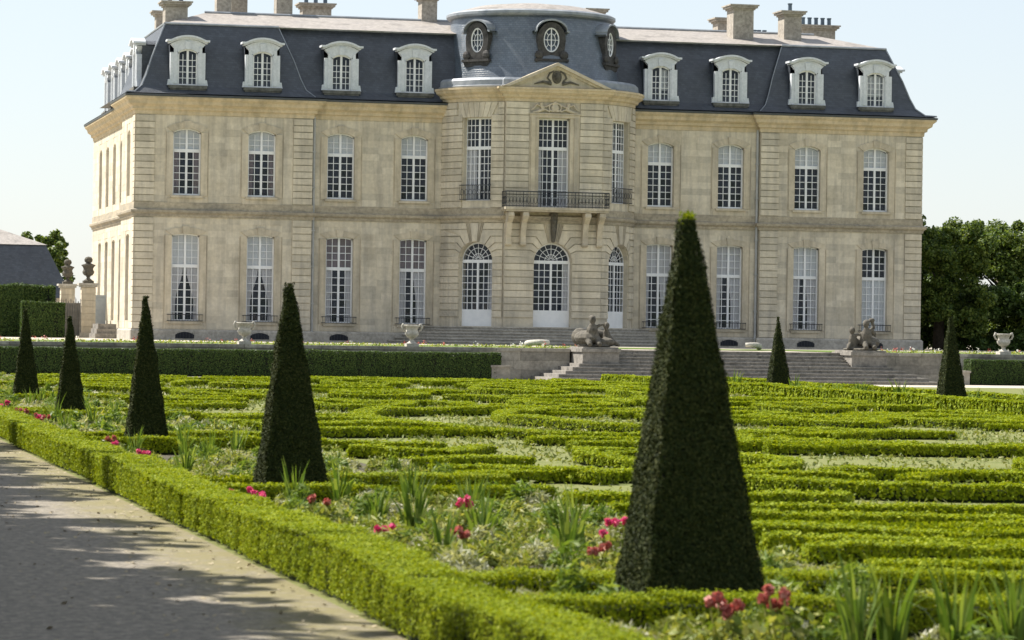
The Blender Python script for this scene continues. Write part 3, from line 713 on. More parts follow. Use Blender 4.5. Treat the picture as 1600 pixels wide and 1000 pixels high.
# balcony
BZ = 8.92; bal = MB(); bpth = [(-2.95, FY-.05), (-2.95, FY-1.05), (2.95, FY-1.05), (2.95, FY-.05)]
bal.box(-3.0, FY-1.1, BZ, 3.0, FY-.06, BZ+.14); bal.box(-2.93, FY-1.03, BZ-.1, 2.93, FY-.06, BZ-.001); bo = bal.build('balcony_slab', M['trim'], CH)
for xx in (-2.62, -1.78, 1.78, 2.62):
    b = MB(); prof = [(-.06, 8.80), (-.95, 8.80), (-1.0, 8.62), (-.86, 8.42), (-.55, 8.2), (-.42, 7.8), (-.30, 7.4), (-.32, 7.05), (-.18, 6.9), (-.06, 6.95)]
    k = len(prof); vs = [(xx-.15, FY+y, z) for y, z in prof] + [(xx+.15, FY+y, z) for y, z in prof]
    b.add(vs, [tuple(range(k)), tuple(range(2*k-1, k-1, -1))] + [(i, (i+1) % k, (i+1) % k+k, i+k) for i in range(k)])
    b.tube([(xx-.17, FY-.86, 8.62), (xx+.17, FY-.86, 8.62)], .14, 10); b.tube([(xx-.17, FY-.24, 7.04), (xx+.17, FY-.24, 7.04)], .11, 10)
    b.build('balcony_console', M['trim'], CH)
blobs('carved_keystone', [('t', [(0, FY-.1, 8.75), (0, FY-.22, 8.3), (0, FY-.14, 7.6), (0, FY-.08, 7.15)], [.26, .2, .17, .1]), ('b', (0, FY-.34, 8.3), (.15, .14, .2)), ('b', (0, FY-.28, 7.75), (.12, .1, .16))], M['statue'], CH)
g = MB(); z0 = BZ+.14
for z, r in ((z0+.06, .02), (z0+.86, .032), (z0+.70, .016)): g.tube([(x, y, z) for x, y in bpth], r, 5)
def along(pth, s):
    for a, c in zip(pth, pth[1:]):
        L = math.dist(a, c)
        if s <= L: return (a[0]+(c[0]-a[0])*s/L, a[1]+(c[1]-a[1])*s/L)
        s -= L
    return pth[-1]
TL = 7.9
for i in range(41):
    x, y = along(bpth, TL*i/40); g.tube([(x, y, z0), (x, y, z0+.86)], .022 if i % 5 == 0 else .012, 4)
for i in range(40):
    s = TL*(i+.5)/40; pts = []
    for k in range(9):
        a = 2*math.pi*k/8; x, y = along(bpth, max(0, min(TL, s+.08*math.cos(a)))); pts.append((x, y, z0+.38+.2*math.sin(a)))
    g.tube(pts, .011, 4)
g.build('balcony_railing', M['iron'], CH)
# ---- roofs
prof = [(-.62, Z_EAVE+.16), (-.1, Z_EAVE+.22), (.35, Z_EAVE+.62), (.62, Z_EAVE+1.25), (.95, Z_EAVE+2.25), (1.75, Z_EAVE+4.2)]
ZB = prof[-1][1]
def hip(mb, x0, y0, x1, y1, prof):
    k = len(prof); vs = []
    for d, z in prof: vs += [(x0+d, y0+d, z), (x1-d, y0+d, z), (x1-d, y1-d, z), (x0+d, y1-d, z)]
    mb.add(vs, [(i*4+j, i*4+(j+1) % 4, (i+1)*4+(j+1) % 4, (i+1)*4+j) for i in range(k-1) for j in range(4)])
b = MB()
for sx in (-1, 1): hip(b, *(sorted((sx*BX, sx*23))[0], YE), *(sorted((sx*BX, sx*23))[1], 12.6), prof)
hip(b, SX2, 4, -9, SY2, prof)
vs = [(x, d, z) for x in (-BX-2.4, BX+2.4) for d, z in prof] + [(x, 12.6-d, z) for x in (-BX-2.4, BX+2.4) for d, z in prof]; k = len(prof)
b.add(vs, [(o+i, o+k+i, o+k+i+1, o+i+1) for o in (0, 2*k) for i in range(k-1)])
roof = b.build('roof', M['slate'], CH)
b = MB()
for sx in (-1, 1):           # lead lip along the break and hips
    x0, x1 = sorted((sx*(BX+1.75), sx*21.25)); b.tube([(x0, YE+1.72, ZB+.03), (x1, YE+1.72, ZB+.03)], .07, 6)
    b.tube([(sx*(23-d), YE+d, z+.03) for d, z in prof], .045, 6); b.tube([(sx*(BX+d), YE+d, z+.01) for d, z in prof[1:]], .03, 6)
    b.tube([(sx*21.25, YE+1.72, ZB+.03), (sx*21.25, 10.85, ZB+.03)], .07, 6)
b.tube([(-BX-1.8, 1.72, ZB+.03), (BX+1.8, 1.72, ZB+.03)], .07, 6); b.build('roof_flashing', M['lead'], roof).location.z = 0
b = MB(); zr = ZB+1.15; yf = YE+1.66
vs = [(-21.3, yf, ZB+.02), (21.3, yf, ZB+.02), (21.3, 10.9, ZB+.02), (-21.3, 10.9, ZB+.02), (-18.4, 6.2, zr), (18.4, 6.2, zr)]
b.add(vs, [(0, 1, 5, 4), (1, 2, 5), (2, 3, 4, 5), (3, 0, 4)])
b.add([(SX2+1.7, 8, ZB+.02), (-10.7, 8, ZB+.02), (-10.7, SY2-1.7, ZB+.02), (SX2+1.7, SY2-1.7, ZB+.02), (-16.5, 8, zr-.1), (-16.5, SY2-5, zr-.1)], [(0, 3, 5, 4), (3, 2, 5), (2, 1, 4, 5)])
b.build('upper_roof', M['zinc'], CH)
b = MB(); b.tube([(-18.4, 6.2, zr+.03), (18.4, 6.2, zr+.03)], .09, 6); b.build('roof_ridge', M['lead'], CH)
# dormers
def dormer_proto():
    r = empty('dormer'); z0, w, h = .0, 1.95, 2.22      # local: front face at y=0
    F = lambda u, d, z: (u, d, z); ow, oh = 1.10, 2.02
    b = MB(); hd = arch(0, ow, oh, .2)
    for s in (-1, 1):
        p, q = sorted((s*ow/2, s*w/2)); b.ext([(p, 0), (q, 0), (q, hd[0][1]), (p, hd[0][1])], F, 0, .3, back=True)
        p, q = sorted((s*w/2, s*(w/2+.16))); b.ext([(p, 0), (q, 0), (q-(.0 if s < 0 else .06), .32), (p+(.06 if s < 0 else 0), .32)], F, .02, .3, back=True)
        p, q = sorted((s*(ow/2+.07), s*(ow/2+.24))); b.ext([(p, .1), (q, .1), (q, oh+.1), (p, oh+.1)], F, -.035, .01)
    top = [(u, z) for u, z in arch(0, w, h+.36, .3)]
    for i in range(len(hd)-1):
        u0, u1 = -w/2+w*i/14, -w/2+w*(i+1)/14
        b.ext([hd[i], hd[i+1], (u1, top[i+1][1]), (u0, top[i][1])], F, 0, .3, back=True)
    b.ext([(-.13, oh-.02), (.13, oh-.02), (.17, oh+.42), (-.17, oh+.42)], F, -.07, .01)
    fr = b.build('dormer_front', M['dormer'], r)
    b = MB()
    for t0, t1, ov, d in ((0, .09, .10, -.10), (.091, .2, .22, -.22)):
        hw = w/2+ov; a_ = arch(0, w+.1, h+.36, .30, 14)
        pl = [(-hw, h+.1+t0), (-w/2-.02, h+.1+t0)] + [(u, z+t0-.0) for u, z in a_[1:-1]] + [(w/2+.02, h+.1+t0), (hw, h+.1+t0)]
        for (p, zp), (q, zq) in zip(pl, pl[1:]): b.ext([(p, zp), (q, zq), (q, zq+t1-t0), (p, zp+t1-t0)], F, d, .5, back=True)
    b.build('dormer_cornice', M['dormer'], r)
    b = MB(); hh = h+.1
    for s in (-1, 1): b.add([(s*w/2, .29, 0), (s*w/2, .29, hh), (s*w/2, 2.2, hh), (s*w/2, 1.0, 0)], [(0, 1, 2, 3)])
    a_ = arch(0, w+.1, h+.45, .3, 14)
    for (p, zp), (q, zq) in zip(a_, a_[1:]): b.add([(p, .4, zp), (q, .4, zq), (q, 2.6, zq), (p, 2.6, zp)], [(0, 1, 2, 3)])
    b.build('dormer_cheeks', M['slate'], r, fix=False)
    b = MB(); b.box(-w/2-.1, -.16, -.18, w/2+.1, .3, -.002); b.box(-w/2-.02, -.1, -.34, w/2+.02, .3, -.181); b.build('dormer_ledge', M['ledge'], r)
    pr = window_proto(ow, oh, .2, 0, 5, 0, 2, y0=.14, seedv=9)
    for nm, me in (('dormer_window', pr['fr']), ('glass', pr['gl']), ('room_recess', pr['rm'])):
        o = bpy.data.objects.new(nm, me); col.objects.link(o); o.parent = r
    return r
dp = dormer_proto(); first = True
def place(o, x, y, z, rz=0): o.parent = CH; o.location = (x, y, z-TZ); o.rotation_euler = (0, 0, rz)
spots = [(sx*WX[i], (YE if i > 1 else 0)+.22, Z_EAVE+.68, 0) for sx in (-1, 1) for i in range(4)]
spots += [(-22.75, 2.9, Z_EAVE+.68, -math.pi/2)] + [(-22.05, SY1+2.5+3.95*i, Z_EAVE+.68, -math.pi/2) for i in range(5)] + [(22.78, 4, Z_EAVE+.68, math.pi/2)]
for s in spots:
    o = dp if first else copy_tree(dp); first = False; place(o, *s)
    if s[0] == 20.14 or s[0] == 7.214:      # pale blind behind
        bb = MB(); bb.box(-.5 if s[0] > 20 else .02, .42, .05, .5, .43, 1.85); bb.build('blind', M['blind'], o)
# dome
DC0, DC1 = (0, 1.6), (0, 2.5)
dp_prof = [(4.95, 4.72, 1.55, 16.25), (4.86, 4.6, 1.62, 16.75), (4.78, 4.5, 1.8, 17.5), (4.74, 4.42, 2.0, 18.4), (4.70, 4.36, 2.25, 19.3), (4.62, 4.28, 2.4, 19.98)]
def ell(a, b_, yc, z, n=64): return [(a*math.sin(2*math.pi*k/n), yc-b_*math.cos(2*math.pi*k/n), z) for k in range(n)]
def rings(rs, n=64, top=False):
    b = MB(); vs = []
    for r in rs: vs += ell(*r, n)
    fs = [(i*n+k, i*n+(k+1) % n, (i+1)*n+(k+1) % n, (i+1)*n+k) for i in range(len(rs)-1) for k in range(n)]
    if top: fs.append(tuple(range((len(rs)-1)*n, len(rs)*n)))
    b.add(vs, fs); return b
dome = rings(dp_prof).build('dome', M['dome_slate'], CH, smooth=True)
rings([(4.6, 4.26, 2.4, 19.96), (4.80, 4.46, 2.4, 20.0), (4.9, 4.56, 2.4, 20.1), (4.9, 4.56, 2.4, 20.24), (4.72, 4.38, 2.4, 20.34)]).build('dome_rim', M['lead'], dome).location.z = 0
rings([(4.74, 4.40, 2.4, 20.32), (3.2, 3.0, 2.4, 20.75), (1.0, .9, 2.4, 21.0)], top=True).build('dome_cap', M['zinc'], dome).location.z = 0
def oculus_proto():
    r = empty('oculus_dormer'); F = lambda u, d, z: (u, d, z); N = 24
    inn = [(.46*math.sin(2*math.pi*k/N), .70*math.cos(2*math.pi*k/N)) for k in range(N)]
    def outline(t):       # casing outline: arched top, waisted foot
        x, z = math.sin(t), math.cos(t)
        return x, z
    out = []
    for k in range(N):
        t = 2*math.pi*k/N; x, z = .82*math.sin(t), 1.0*math.cos(t)
        if z < -.3: x = math.copysign(max(abs(x), .74+.22*max(0, (-z-.45))), x) if abs(x) > .05 else x; z = max(z*1.1, -1.05)
        out.append((x, z))
    b = MB()
    for k in range(N):
        j = (k+1) % N; b.ext([inn[k], inn[j], out[j], out[k]], F, 0, 1.5, back=True)
    b.build('oculus_casing', M['oculus'], r)
    b = MB(); pts = [(-1.02, -.05, .40), (-.86, -.05, .46)] + [(.9*math.sin(t), -.05, .42+.66*math.cos(t)) for t in [-1.35+2.7*i/14 for i in range(15)]] + [(.86, -.05, .46), (1.02, -.05, .40)]
    for p, q in zip(pts, pts[1:]): b.add([(p[0], -.14, p[2]), (q[0], -.14, q[2]), (q[0], 1.6, q[2]+.02), (p[0], 1.6, p[2]+.02), (p[0], -.14, p[2]+.1), (q[0], -.14, q[2]+.1), (q[0], 1.6, q[2]+.12), (p[0], 1.6, p[2]+.12)], [(0, 1, 2, 3), (4, 5, 6, 7), (0, 1, 5, 4)])
    b.build('oculus_hood', M['lead'], r)
    b = MB(); b.box(-.98, -.16, -1.22, .98, .9, -1.08); b.ball((-.72, -.05, -.86), (.26, .12, .26)); b.ball((.72, -.05, -.86), (.26, .12, .26)); b.ext([(-.8, -1.5), (.8, -1.5), (.95, -1.221), (-.95, -1.221)], F, -.06, .8, back=True); b.build('oculus_foot', M['oculus'], r)
    b = MB(); y = .08
    b.tube([(x*.95, y, z*.95) for x, z in inn+inn[:1]], .05, 6); b.tube([(0, y, -.66), (0, y, .66)], .035, 5); b.tube([(-.43, y, 0), (.43, y, 0)], .022, 5)
    b.tube([(x*.5, y, z*.5) for x, z in inn+inn[:1]], .02, 5)
    for t in (.8, 2.34, 3.94, 5.48): b.tube([(.23*math.sin(t), y, .35*math.cos(t)), (.44*math.sin(t), y, .67*math.cos(t))], .02, 5)
    b.build('oculus_window', M['white'], r)
    b = MB(); b.add([(x, y+.03, z) for x, z in inn], [tuple(range(N))]); b.build('glass', M['glass'], r, fix=False)
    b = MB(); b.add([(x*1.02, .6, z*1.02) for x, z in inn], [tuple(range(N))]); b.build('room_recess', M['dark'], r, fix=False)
    return r
op = oculus_proto()
for i, ph in enumerate((0, -52, 52)):
    o = op if i == 0 else copy_tree(op); a = R(ph); place(o, (4.74+.22)*math.sin(a), 2.0-(4.42+.22)*math.cos(a), 18.55, a)
# chimneys
for x0, x1, yc, dp_, zt, pots in ((-20.99, -19.72, 4.1, 1.2, 20.25, 2), (-20.84, -20.2, 9.4, .8, 20.2, 0), (-17.6, -16.75, 7.4, .9, 21.6, 0), (-16.45, -15.5, 9.5, 1.0, 21.5, 0), (-14.1, -13.16, 7.5, 1.0, 21.6, 0), (-12.05, -10.33, 10.6, 1.1, 21.1, 3),
                                 (-5.69, -4.77, 6.6, 1.1, 21.4, 0), (4.9, 5.84, 8.5, 1.0, 21.2, 0), (12.95, 13.95, 8.6, 1.1, 20.95, 0), (12.5, 13.75, 4.1, 1.3, 21.3, 0), (15.82, 16.9, 4.6, 1.2, 21.1, 1), (18.3, 20.38, 8.6, 1.2, 20.72, 5)):
    b = MB(); b.box(x0, yc-dp_/2, 18.9, x1, yc+dp_/2, zt); c = b.build('chimney', M['chimney'], CH)
    b = MB()
    for e, z0, z1 in ((.08, zt, zt+.1), (.2, zt+.1, zt+.22), (.27, zt+.22, zt+.3)): b.box(x0-e, yc-dp_/2-e, z0+.001, x1+e, yc+dp_/2+e, z1)
    b.build('chimney_cap', M['chimney'], c).location.z = 0
    for i in range(pots):
        b = MB(); b.lathe([(.13, 0), (.12, .42), (.15, .44), (.15, .5), (.1, .5)], 10, (x0+(x1-x0)*(i+.5)/pots, yc, zt+.3)); b.build('chimney_pot', M['pot'], c).location.z = 0
b = MB()
for xx in (16.2, 16.5, 16.85): b.lathe([(.13, -.3), (.12, .42), (.15, .44), (.15, .5), (.1, .5)], 10, (xx-.6, 9.2, 20.2))
b.build('chimney_pot', M['pot'], CH)
# curved entrance steps
ES = tag(empty('entrance_steps', (0, -3, TZ)), 'curved stone steps rising to the arched glass doors of the centre bay', 'steps')
for i in range(6):
    e = .42*(5-i); n = 40; z0 = TZ+.004+.16*i*(i > 0)-.0; z1 = TZ+.165*(i+1)
    pl = [((6.0+e+.5)*math.sin(-math.pi/2+math.pi*k/n), -.05-(4.75+e)*math.cos(-math.pi/2+math.pi*k/n)) for k in range(n+1)]
    b = MB(); b.add([(x, y, z1) for x, y in pl] + [(x, y, TZ-.02) for x, y in pl], [tuple(range(n+1))] + [(k, k+1, k+n+2, k+n+1) for k in range(n)])
    sweep(b, [(x, y) for x, y in pl], [(-.02, z1-.055), (.05, z1-.055), (.06, z1-.02), (.05, z1+.002), (-.02, z1+.002)])
    o = b.build('step', M['plinth'], ES); o.location = (0, 3, -TZ)

# ------------------------------------------------------------------ terrace wall, stairs, statues, urns
for sx in (-1, 1):
    w = tag(empty('retaining_wall', (sx*25, WY, 0)), 'low stone retaining wall of the terrace %s of the garden stairs' % ('left' if sx < 0 else 'right'), 'wall')
    x0, x1 = sorted((sx*60, sx*7.3)); ofs = Vector((-sx*25, -WY, 0))
    b = MB(); b.box(x0, WY, -.3, x1, WY+.5, TZ-.12); b.build('wall_core', M['wall'], w).location = ofs
    for i in range(46):
        xa = 7.3+52.7*i/46; p, q = sorted((sx*xa, sx*(xa+1.13))); b = MB(); b.box(p, WY-.06, TZ-.12, q, WY+.56, TZ+.03); b.build('coping_stone', M['wall'], w).location = ofs
    F = lambda u, d, z: (u, WY+d, z); b = MB()
    for r_ in range(3):
        xa = 7.32
        while xa < 14:
            L = random.uniform(.8, 1.5); p, q = sorted((sx*xa, sx*(xa+L-.012))); b.ext([(p, .03+r_*.42), (q, .03+r_*.42), (q, .44+r_*.42), (p, .44+r_*.42)], F, -.02, .01); xa += L
    kind(b.build('wall_blocks', M['wall'], w), 'stuff').location = ofs
    b = MB(); b.box(sx*10.9-.42, WY-1.75, 0, sx*10.9+.42, WY-.9, .56); b.box(sx*10.9-.46, WY-1.79, .561, sx*10.9+.46, WY-.86, .66)
    tag(b.build('stone_block', M['wall']), 'squat stone block at the %s end of the tall clipped hedge' % ('right' if sx < 0 else 'left'), 'block')
ST = tag(empty('garden_stairs', (0, -38.5, 0)), 'wide weathered stone stairs climbing from the parterre to the terrace', 'stairs')
ns = 9
for i in range(ns):
    hw = 9.1-.42*i if i < 5 else 5.45; yf = -40.4+.43*i; z1 = TZ*(i+1)/ns
    n = 11; b_prev = -hw
    for j in range(n):
        xa, xb = -hw+2*hw*j/n, -hw+2*hw*(j+1)/n; jit = random.uniform(-.012, .012)
        b = MB(); b.box(xa+.004, yf+jit, -.1, xb-.004, WY+.44+i*.001, z1+random.uniform(-.008, .008))
        b.box(xa+.004, yf+jit-.03, z1-.05, xb-.004, yf+jit, z1-.004)
        o = b.build('step', M['steps'], ST); o.location = (0, 38.5, 0)
# statues
def statue(sx, label):
    r = tag(empty('sphinx_statue', (sx*6.35, -37.2, .0)), label, 'statue', 'statues flanking the garden stairs')
    b = MB(); b.box(-.85, -1.25, 0, .85, 1.3, 1.30); b.box(-.92, -1.32, 1.301, .92, 1.37, 1.46); b.box(-.82, -1.2, 1.461, .82, 1.25, 1.53); b.build('pedestal', M['steps'], r)
    z = 1.55
    q = lambda rx, ry, rz: Matrix.Rotation(rz, 3, 'Z') @ Matrix.Rotation(ry, 3, 'Y') @ Matrix.Rotation(rx, 3, 'X')
    if sx < 0:
        sp = [('b', (-.35, -.1, z+.38), (.58, .95, .36)), ('b', (-.5, .6, z+.42), (.42, .45, .42)), ('b', (.4, -.6, z+.2), (.5, .35, .2)),       # couched body, haunch
              ('t', [(-.25, -.55, z+.4), (-.28, -.7, z+.8), (-.28, -.72, z+1.02)], [.34, .26, .12]), ('b', (-.28, -.74, z+1.2), (.155, .17, .2)), ('b', (-.28, -.66, z+1.27), (.17, .17, .15)),
              ('t', [(-.5, -.8, z+.3), (-.5, -1.15, z+.12), (-.5, -1.25, z+.06)], [.15, .12, .1]), ('t', [(-.1, -.8, z+.3), (-.05, -1.15, z+.12), (-.05, -1.25, z+.06)], [.15, .12, .1]),
              ('t', [(-.2, -.7, z+.82), (.02, -.75, z+.95), (.3, -.7, z+1.02)], [.09, .07, .05]),                                              # arm to the child
              ('t', [(.55, -.35, z+.1), (.5, -.35, z+.45), (.45, -.4, z+.75)], [.2, .2, .13]), ('b', (.46, -.42, z+.95), (.14, .15, .16)), ('t', [(.5, -.4, z+.7), (.35, -.55, z+.85), (.25, -.65, z+1.0)], [.07, .06, .05]),
              ('t', [(.5, -.4, z+.3), (.75, -.5, z+.2), (1.05, -.55, z+.05)], [.14, .12, .08]), ('t', [(.2, .3, z+.6), (.6, .1, z+.5), (.9, -.1, z+.2)], [.2, .18, .1])]
    else:
        sp = [('b', (.25, 0, z+.36), (.62, .95, .34)), ('b', (.45, .5, z+.42), (.4, .45, .42)), ('t', [(.1, -.5, z+.3), (.05, -.62, z+.75), (.05, -.64, z+1.02)], [.36, .26, .12]),
              ('b', (.02, -.66, z+1.2), (.15, .17, .19)), ('b', (.06, -.6, z+1.27), (.17, .17, .14)),
              ('t', [(-.45, -.3, z+.1), (-.5, -.35, z+.5), (-.52, -.4, z+.72)], [.24, .22, .13]), ('b', (-.56, -.42, z+.9), (.15, .16, .16)), ('t', [(-.5, -.4, z+.65), (-.25, -.55, z+.72), (-.05, -.6, z+.8)], [.08, .07, .06]),
              ('t', [(-.5, -.3, z+.25), (-.72, -.45, z+.2), (-.8, -.6, z+.03)], [.15, .12, .08]), ('t', [(.2, -.55, z+.85), (.45, -.5, z+1.05), (.38, -.45, z+1.32)], [.1, .09, .08]), ('b', (.36, -.45, z+1.38), (.16, .14, .1)),
              ('t', [(.3, -.8, z+.3), (.3, -1.15, z+.1)], [.15, .1]), ('t', [(-.1, -.8, z+.3), (-.1, -1.15, z+.1)], [.15, .1]), ('t', [(.4, -.3, z+.9), (.6, 0, z+.75), (.7, .4, z+.6)], [.12, .16, .2])]
    sp.append(('b', (0, 0, z+.03), (.8, 1.15, .1)))
    blobs('sculpted_group', sp, M['statue'], r, .035)
    return r
statue(-1, 'weathered stone sphinx and child group on the pedestal left of the stairs')
statue(1, 'weathered stone sphinx and child group on the pedestal right of the stairs')
def urn(name, loc, s, label, handles=True, finial=False, m='urn', group=None):
    r = tag(empty(name, loc), label, 'urn', group)
    b = MB(); b.box(-.27*s, -.27*s, 0, .27*s, .27*s, .13*s); b.lathe([(.24*s, .131*s), (.2*s, .17*s), (.1*s, .24*s), (.08*s, .31*s), (.12*s, .34*s), (.12*s, .36*s)], 20); b.build('foot', M[m], r, smooth=False)
    b = MB(); pr = [(.10, .361), (.22, .41), (.30, .52), (.31, .60), (.27, .66), (.25, .74), (.29, .84), (.36, .90), (.37, .94), (.34, .95), (.27, .90), (.05, .88)]
    b.lathe([(x*s, z*s) for x, z in pr], 24); b.build('bowl', M[m], r, smooth=True)
    if handles:
        for sg in (-1, 1):
            b = MB(); b.tube([(sg*.28*s, 0, .66*s), (sg*.40*s, 0, .72*s), (sg*.45*s, 0, .86*s), (sg*.40*s, 0, .98*s), (sg*.33*s, 0, .95*s)], [.03*s, .04*s, .05*s, .05*s, .03*s], 8); b.build('handle', M[m], r, smooth=True)
    if finial:
        b = MB(); b.lathe([(.34*s, .951*s), (.2*s, 1.0*s), (.12*s, 1.04*s), (.2*s, 1.12*s), (.22*s, 1.22*s), (.16*s, 1.33*s), (.02*s, 1.38*s)], 16); b.build('finial', M[m], r, smooth=True)
    return r
G = 'urns on the terrace edge'
urn('stone_urn', (-22.15, WY+.25, TZ+.03), 1.02, 'pale stone urn on the terrace edge, leftmost, nearest the gate', group=G)
urn('stone_urn', (-14.57, WY+.25, TZ+.03), 1.02, 'pale stone urn on the terrace edge between the left windows and the stairs', group=G)
urn('stone_urn', (13.76, WY+.25, TZ+.03), 1.02, 'pale stone urn on the terrace edge in front of the dark trees', group=G)
for sx in (-1, 1):      # rolled stone kerb at the lawn corner
    b = MB(); c = Vector((sx*5.3, -22.5)); pts = [(c.x+sx*.75*math.cos(t), c.y-1.1*math.sin(t), TZ+.12+.14*math.sin(t)) for t in [math.pi*(.1+.85*k/12) for k in range(13)]]
    b.tube(pts[:8], [.17-.009*k for k in range(8)], 8); tag(b.build('stone_kerb', M['urn'], smooth=True), 'curled pale stone kerb at the lawn corner %s of the stair head' % ('left' if sx < 0 else 'right'), 'kerb')

# ------------------------------------------------------------------ foliage builders
def resample(pts, ds):
    P = np.array(pts, float); seg = np.linalg.norm(np.diff(P, axis=0), axis=1); s = np.concatenate([[0], np.cumsum(seg)])
    n = max(2, int(s[-1]/ds)+1); t = np.linspace(0, s[-1], n)
    return np.stack([np.interp(t, s, P[:, 0]), np.interp(t, s, P[:, 1])], 1)
def smoothpts(pts, it=3):
    P = np.array(pts, float)
    for _ in range(it):
        Q = [P[0]]
        for a, b_ in zip(P, P[1:]): Q += [a*.75+b_*.25, a*.25+b_*.75]
        Q.append(P[-1]); P = np.array(Q)
    return P
def hedge(name, pts, w, h, label, dens, size, mats=('boxcore', 'box'), group=None, quad=True, z0=0., cat='hedge', dens_fn=None, wob=.025, lump=.016):
    P = resample(pts, .3); n = len(P)
    T = np.gradient(P, axis=0); T /= np.linalg.norm(T, axis=1)[:, None]+1e-9; Nn = np.stack([T[:, 1], -T[:, 0]], 1)
    jl = rng.normal(size=n)*wob*.5; jh = np.convolve(rng.normal(size=n+6)*wob, np.ones(7)/3, 'valid')[:n]
    ins = .075
    prof = [(-1, 0), (-1, .8), (-.86, 1), (.86, 1), (1, .8), (1, 0)]
    V = []; hw = w/2-ins
    for i in range(n):
        for a, zf in prof: V.append((P[i, 0]+Nn[i, 0]*(a*hw+jl[i]), P[i, 1]+Nn[i, 1]*(a*hw+jl[i]), z0+zf*(h-ins)+(jh[i] if zf > .5 else 0)))
    k = 6; fs = [(i*k+j, i*k+j+1, (i+1)*k+j+1, (i+1)*k+j) for i in range(n-1) for j in range(k-1)] + [tuple(range(k)), tuple(range(n*k-1, (n-1)*k-1, -1))]
    # leaves
    L = np.linalg.norm(np.diff(P, axis=0), axis=1); tot = L.sum(); per = 2*h+w
    cnt = int(tot*per*dens)
    if dens_fn is None: i = rng.integers(0, n-1, cnt); f = rng.random(cnt)
    else:
        mid = (P[:-1]+P[1:])/2; ww = np.array([dens_fn(m[1]) for m in mid])*L; cnt = int(ww.sum()*per); i = rng.choice(n-1, cnt, p=ww/ww.sum()); f = rng.random(cnt)
    base = P[i]*(1-f)[:, None]+P[i+1]*f[:, None]; nn = Nn[i]
    q = rng.random(cnt)*per; side = np.where(q < h, -1, np.where(q < 2*h, 1, 0))
    off = np.where(side == 0, (q-2*h)-w/2, side*w/2); zz = np.where(side == -1, q, np.where(side == 1, q-h, h))
    edge = np.clip((zz-h*.8)/(h*.2), 0, 1); off = np.where(side != 0, off*(1-.10*edge), off)
    jit = rng.normal(size=cnt)*wob*.6 - np.where(side == 0, .006, .034)*np.abs(rng.normal(size=cnt))
    nx = np.where(side == 0, 0, side)[:, None]*nn; N3 = np.concatenate([nx, np.where(side == 0, 1., .15)[:, None]], 1)
    Pz = np.where(side == 0, h+jh[i]+jit, .05+zz*(h-.05)/h)  # leaves stop above the ground so the dark core stands in for contact shadow
    ss = np.concatenate([[0], np.cumsum(L)])[i]+f*L[i]; ph = rng.random(3)*6
    lum = lump*(np.sin(ss*9.1+ph[0])+np.sin(ss*21.7+ph[1]+zz*4)+.8*np.sin(ss*37.3+ph[2]-zz*9)-.6)
    jit = jit+np.where(side != 0, lum, 0)
    xy = base+nn*(off+np.where(side != 0, side*jit, 0)+jl[i])[:, None]
    P3 = np.concatenate([xy, (Pz+z0)[:, None]], 1)
    m_ = 28
    for e, sg in ((0, -1), (n-1, 1)):          # end caps
        ce = int(w*h*(dens if dens_fn is None else dens_fn(P[e, 1])))
        a = rng.uniform(-w/2, w/2, ce); z = rng.uniform(0, h, ce)
        pe = np.concatenate([P[e]+Nn[e]*a[:, None]+T[e]*sg*(.01+rng.normal(size=ce)*.02)[:, None], (z+z0)[:, None]], 1)
        P3 = np.concatenate([P3, pe]); N3 = np.concatenate([N3, np.tile(np.append(T[e]*sg, .15), (ce, 1))])
    sz = size if dens_fn is None else np.interp(P3[:, 1], [-160, -60], [size, size*2.6])
    V2, kk = leaf_arrays(P3, N3*1.25, sz if not np.isscalar(sz) else np.full(len(P3), sz), .42, quad)
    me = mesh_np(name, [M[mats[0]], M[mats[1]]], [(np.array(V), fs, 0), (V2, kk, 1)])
    o = link(name, me); return tag(o, label, cat, group)
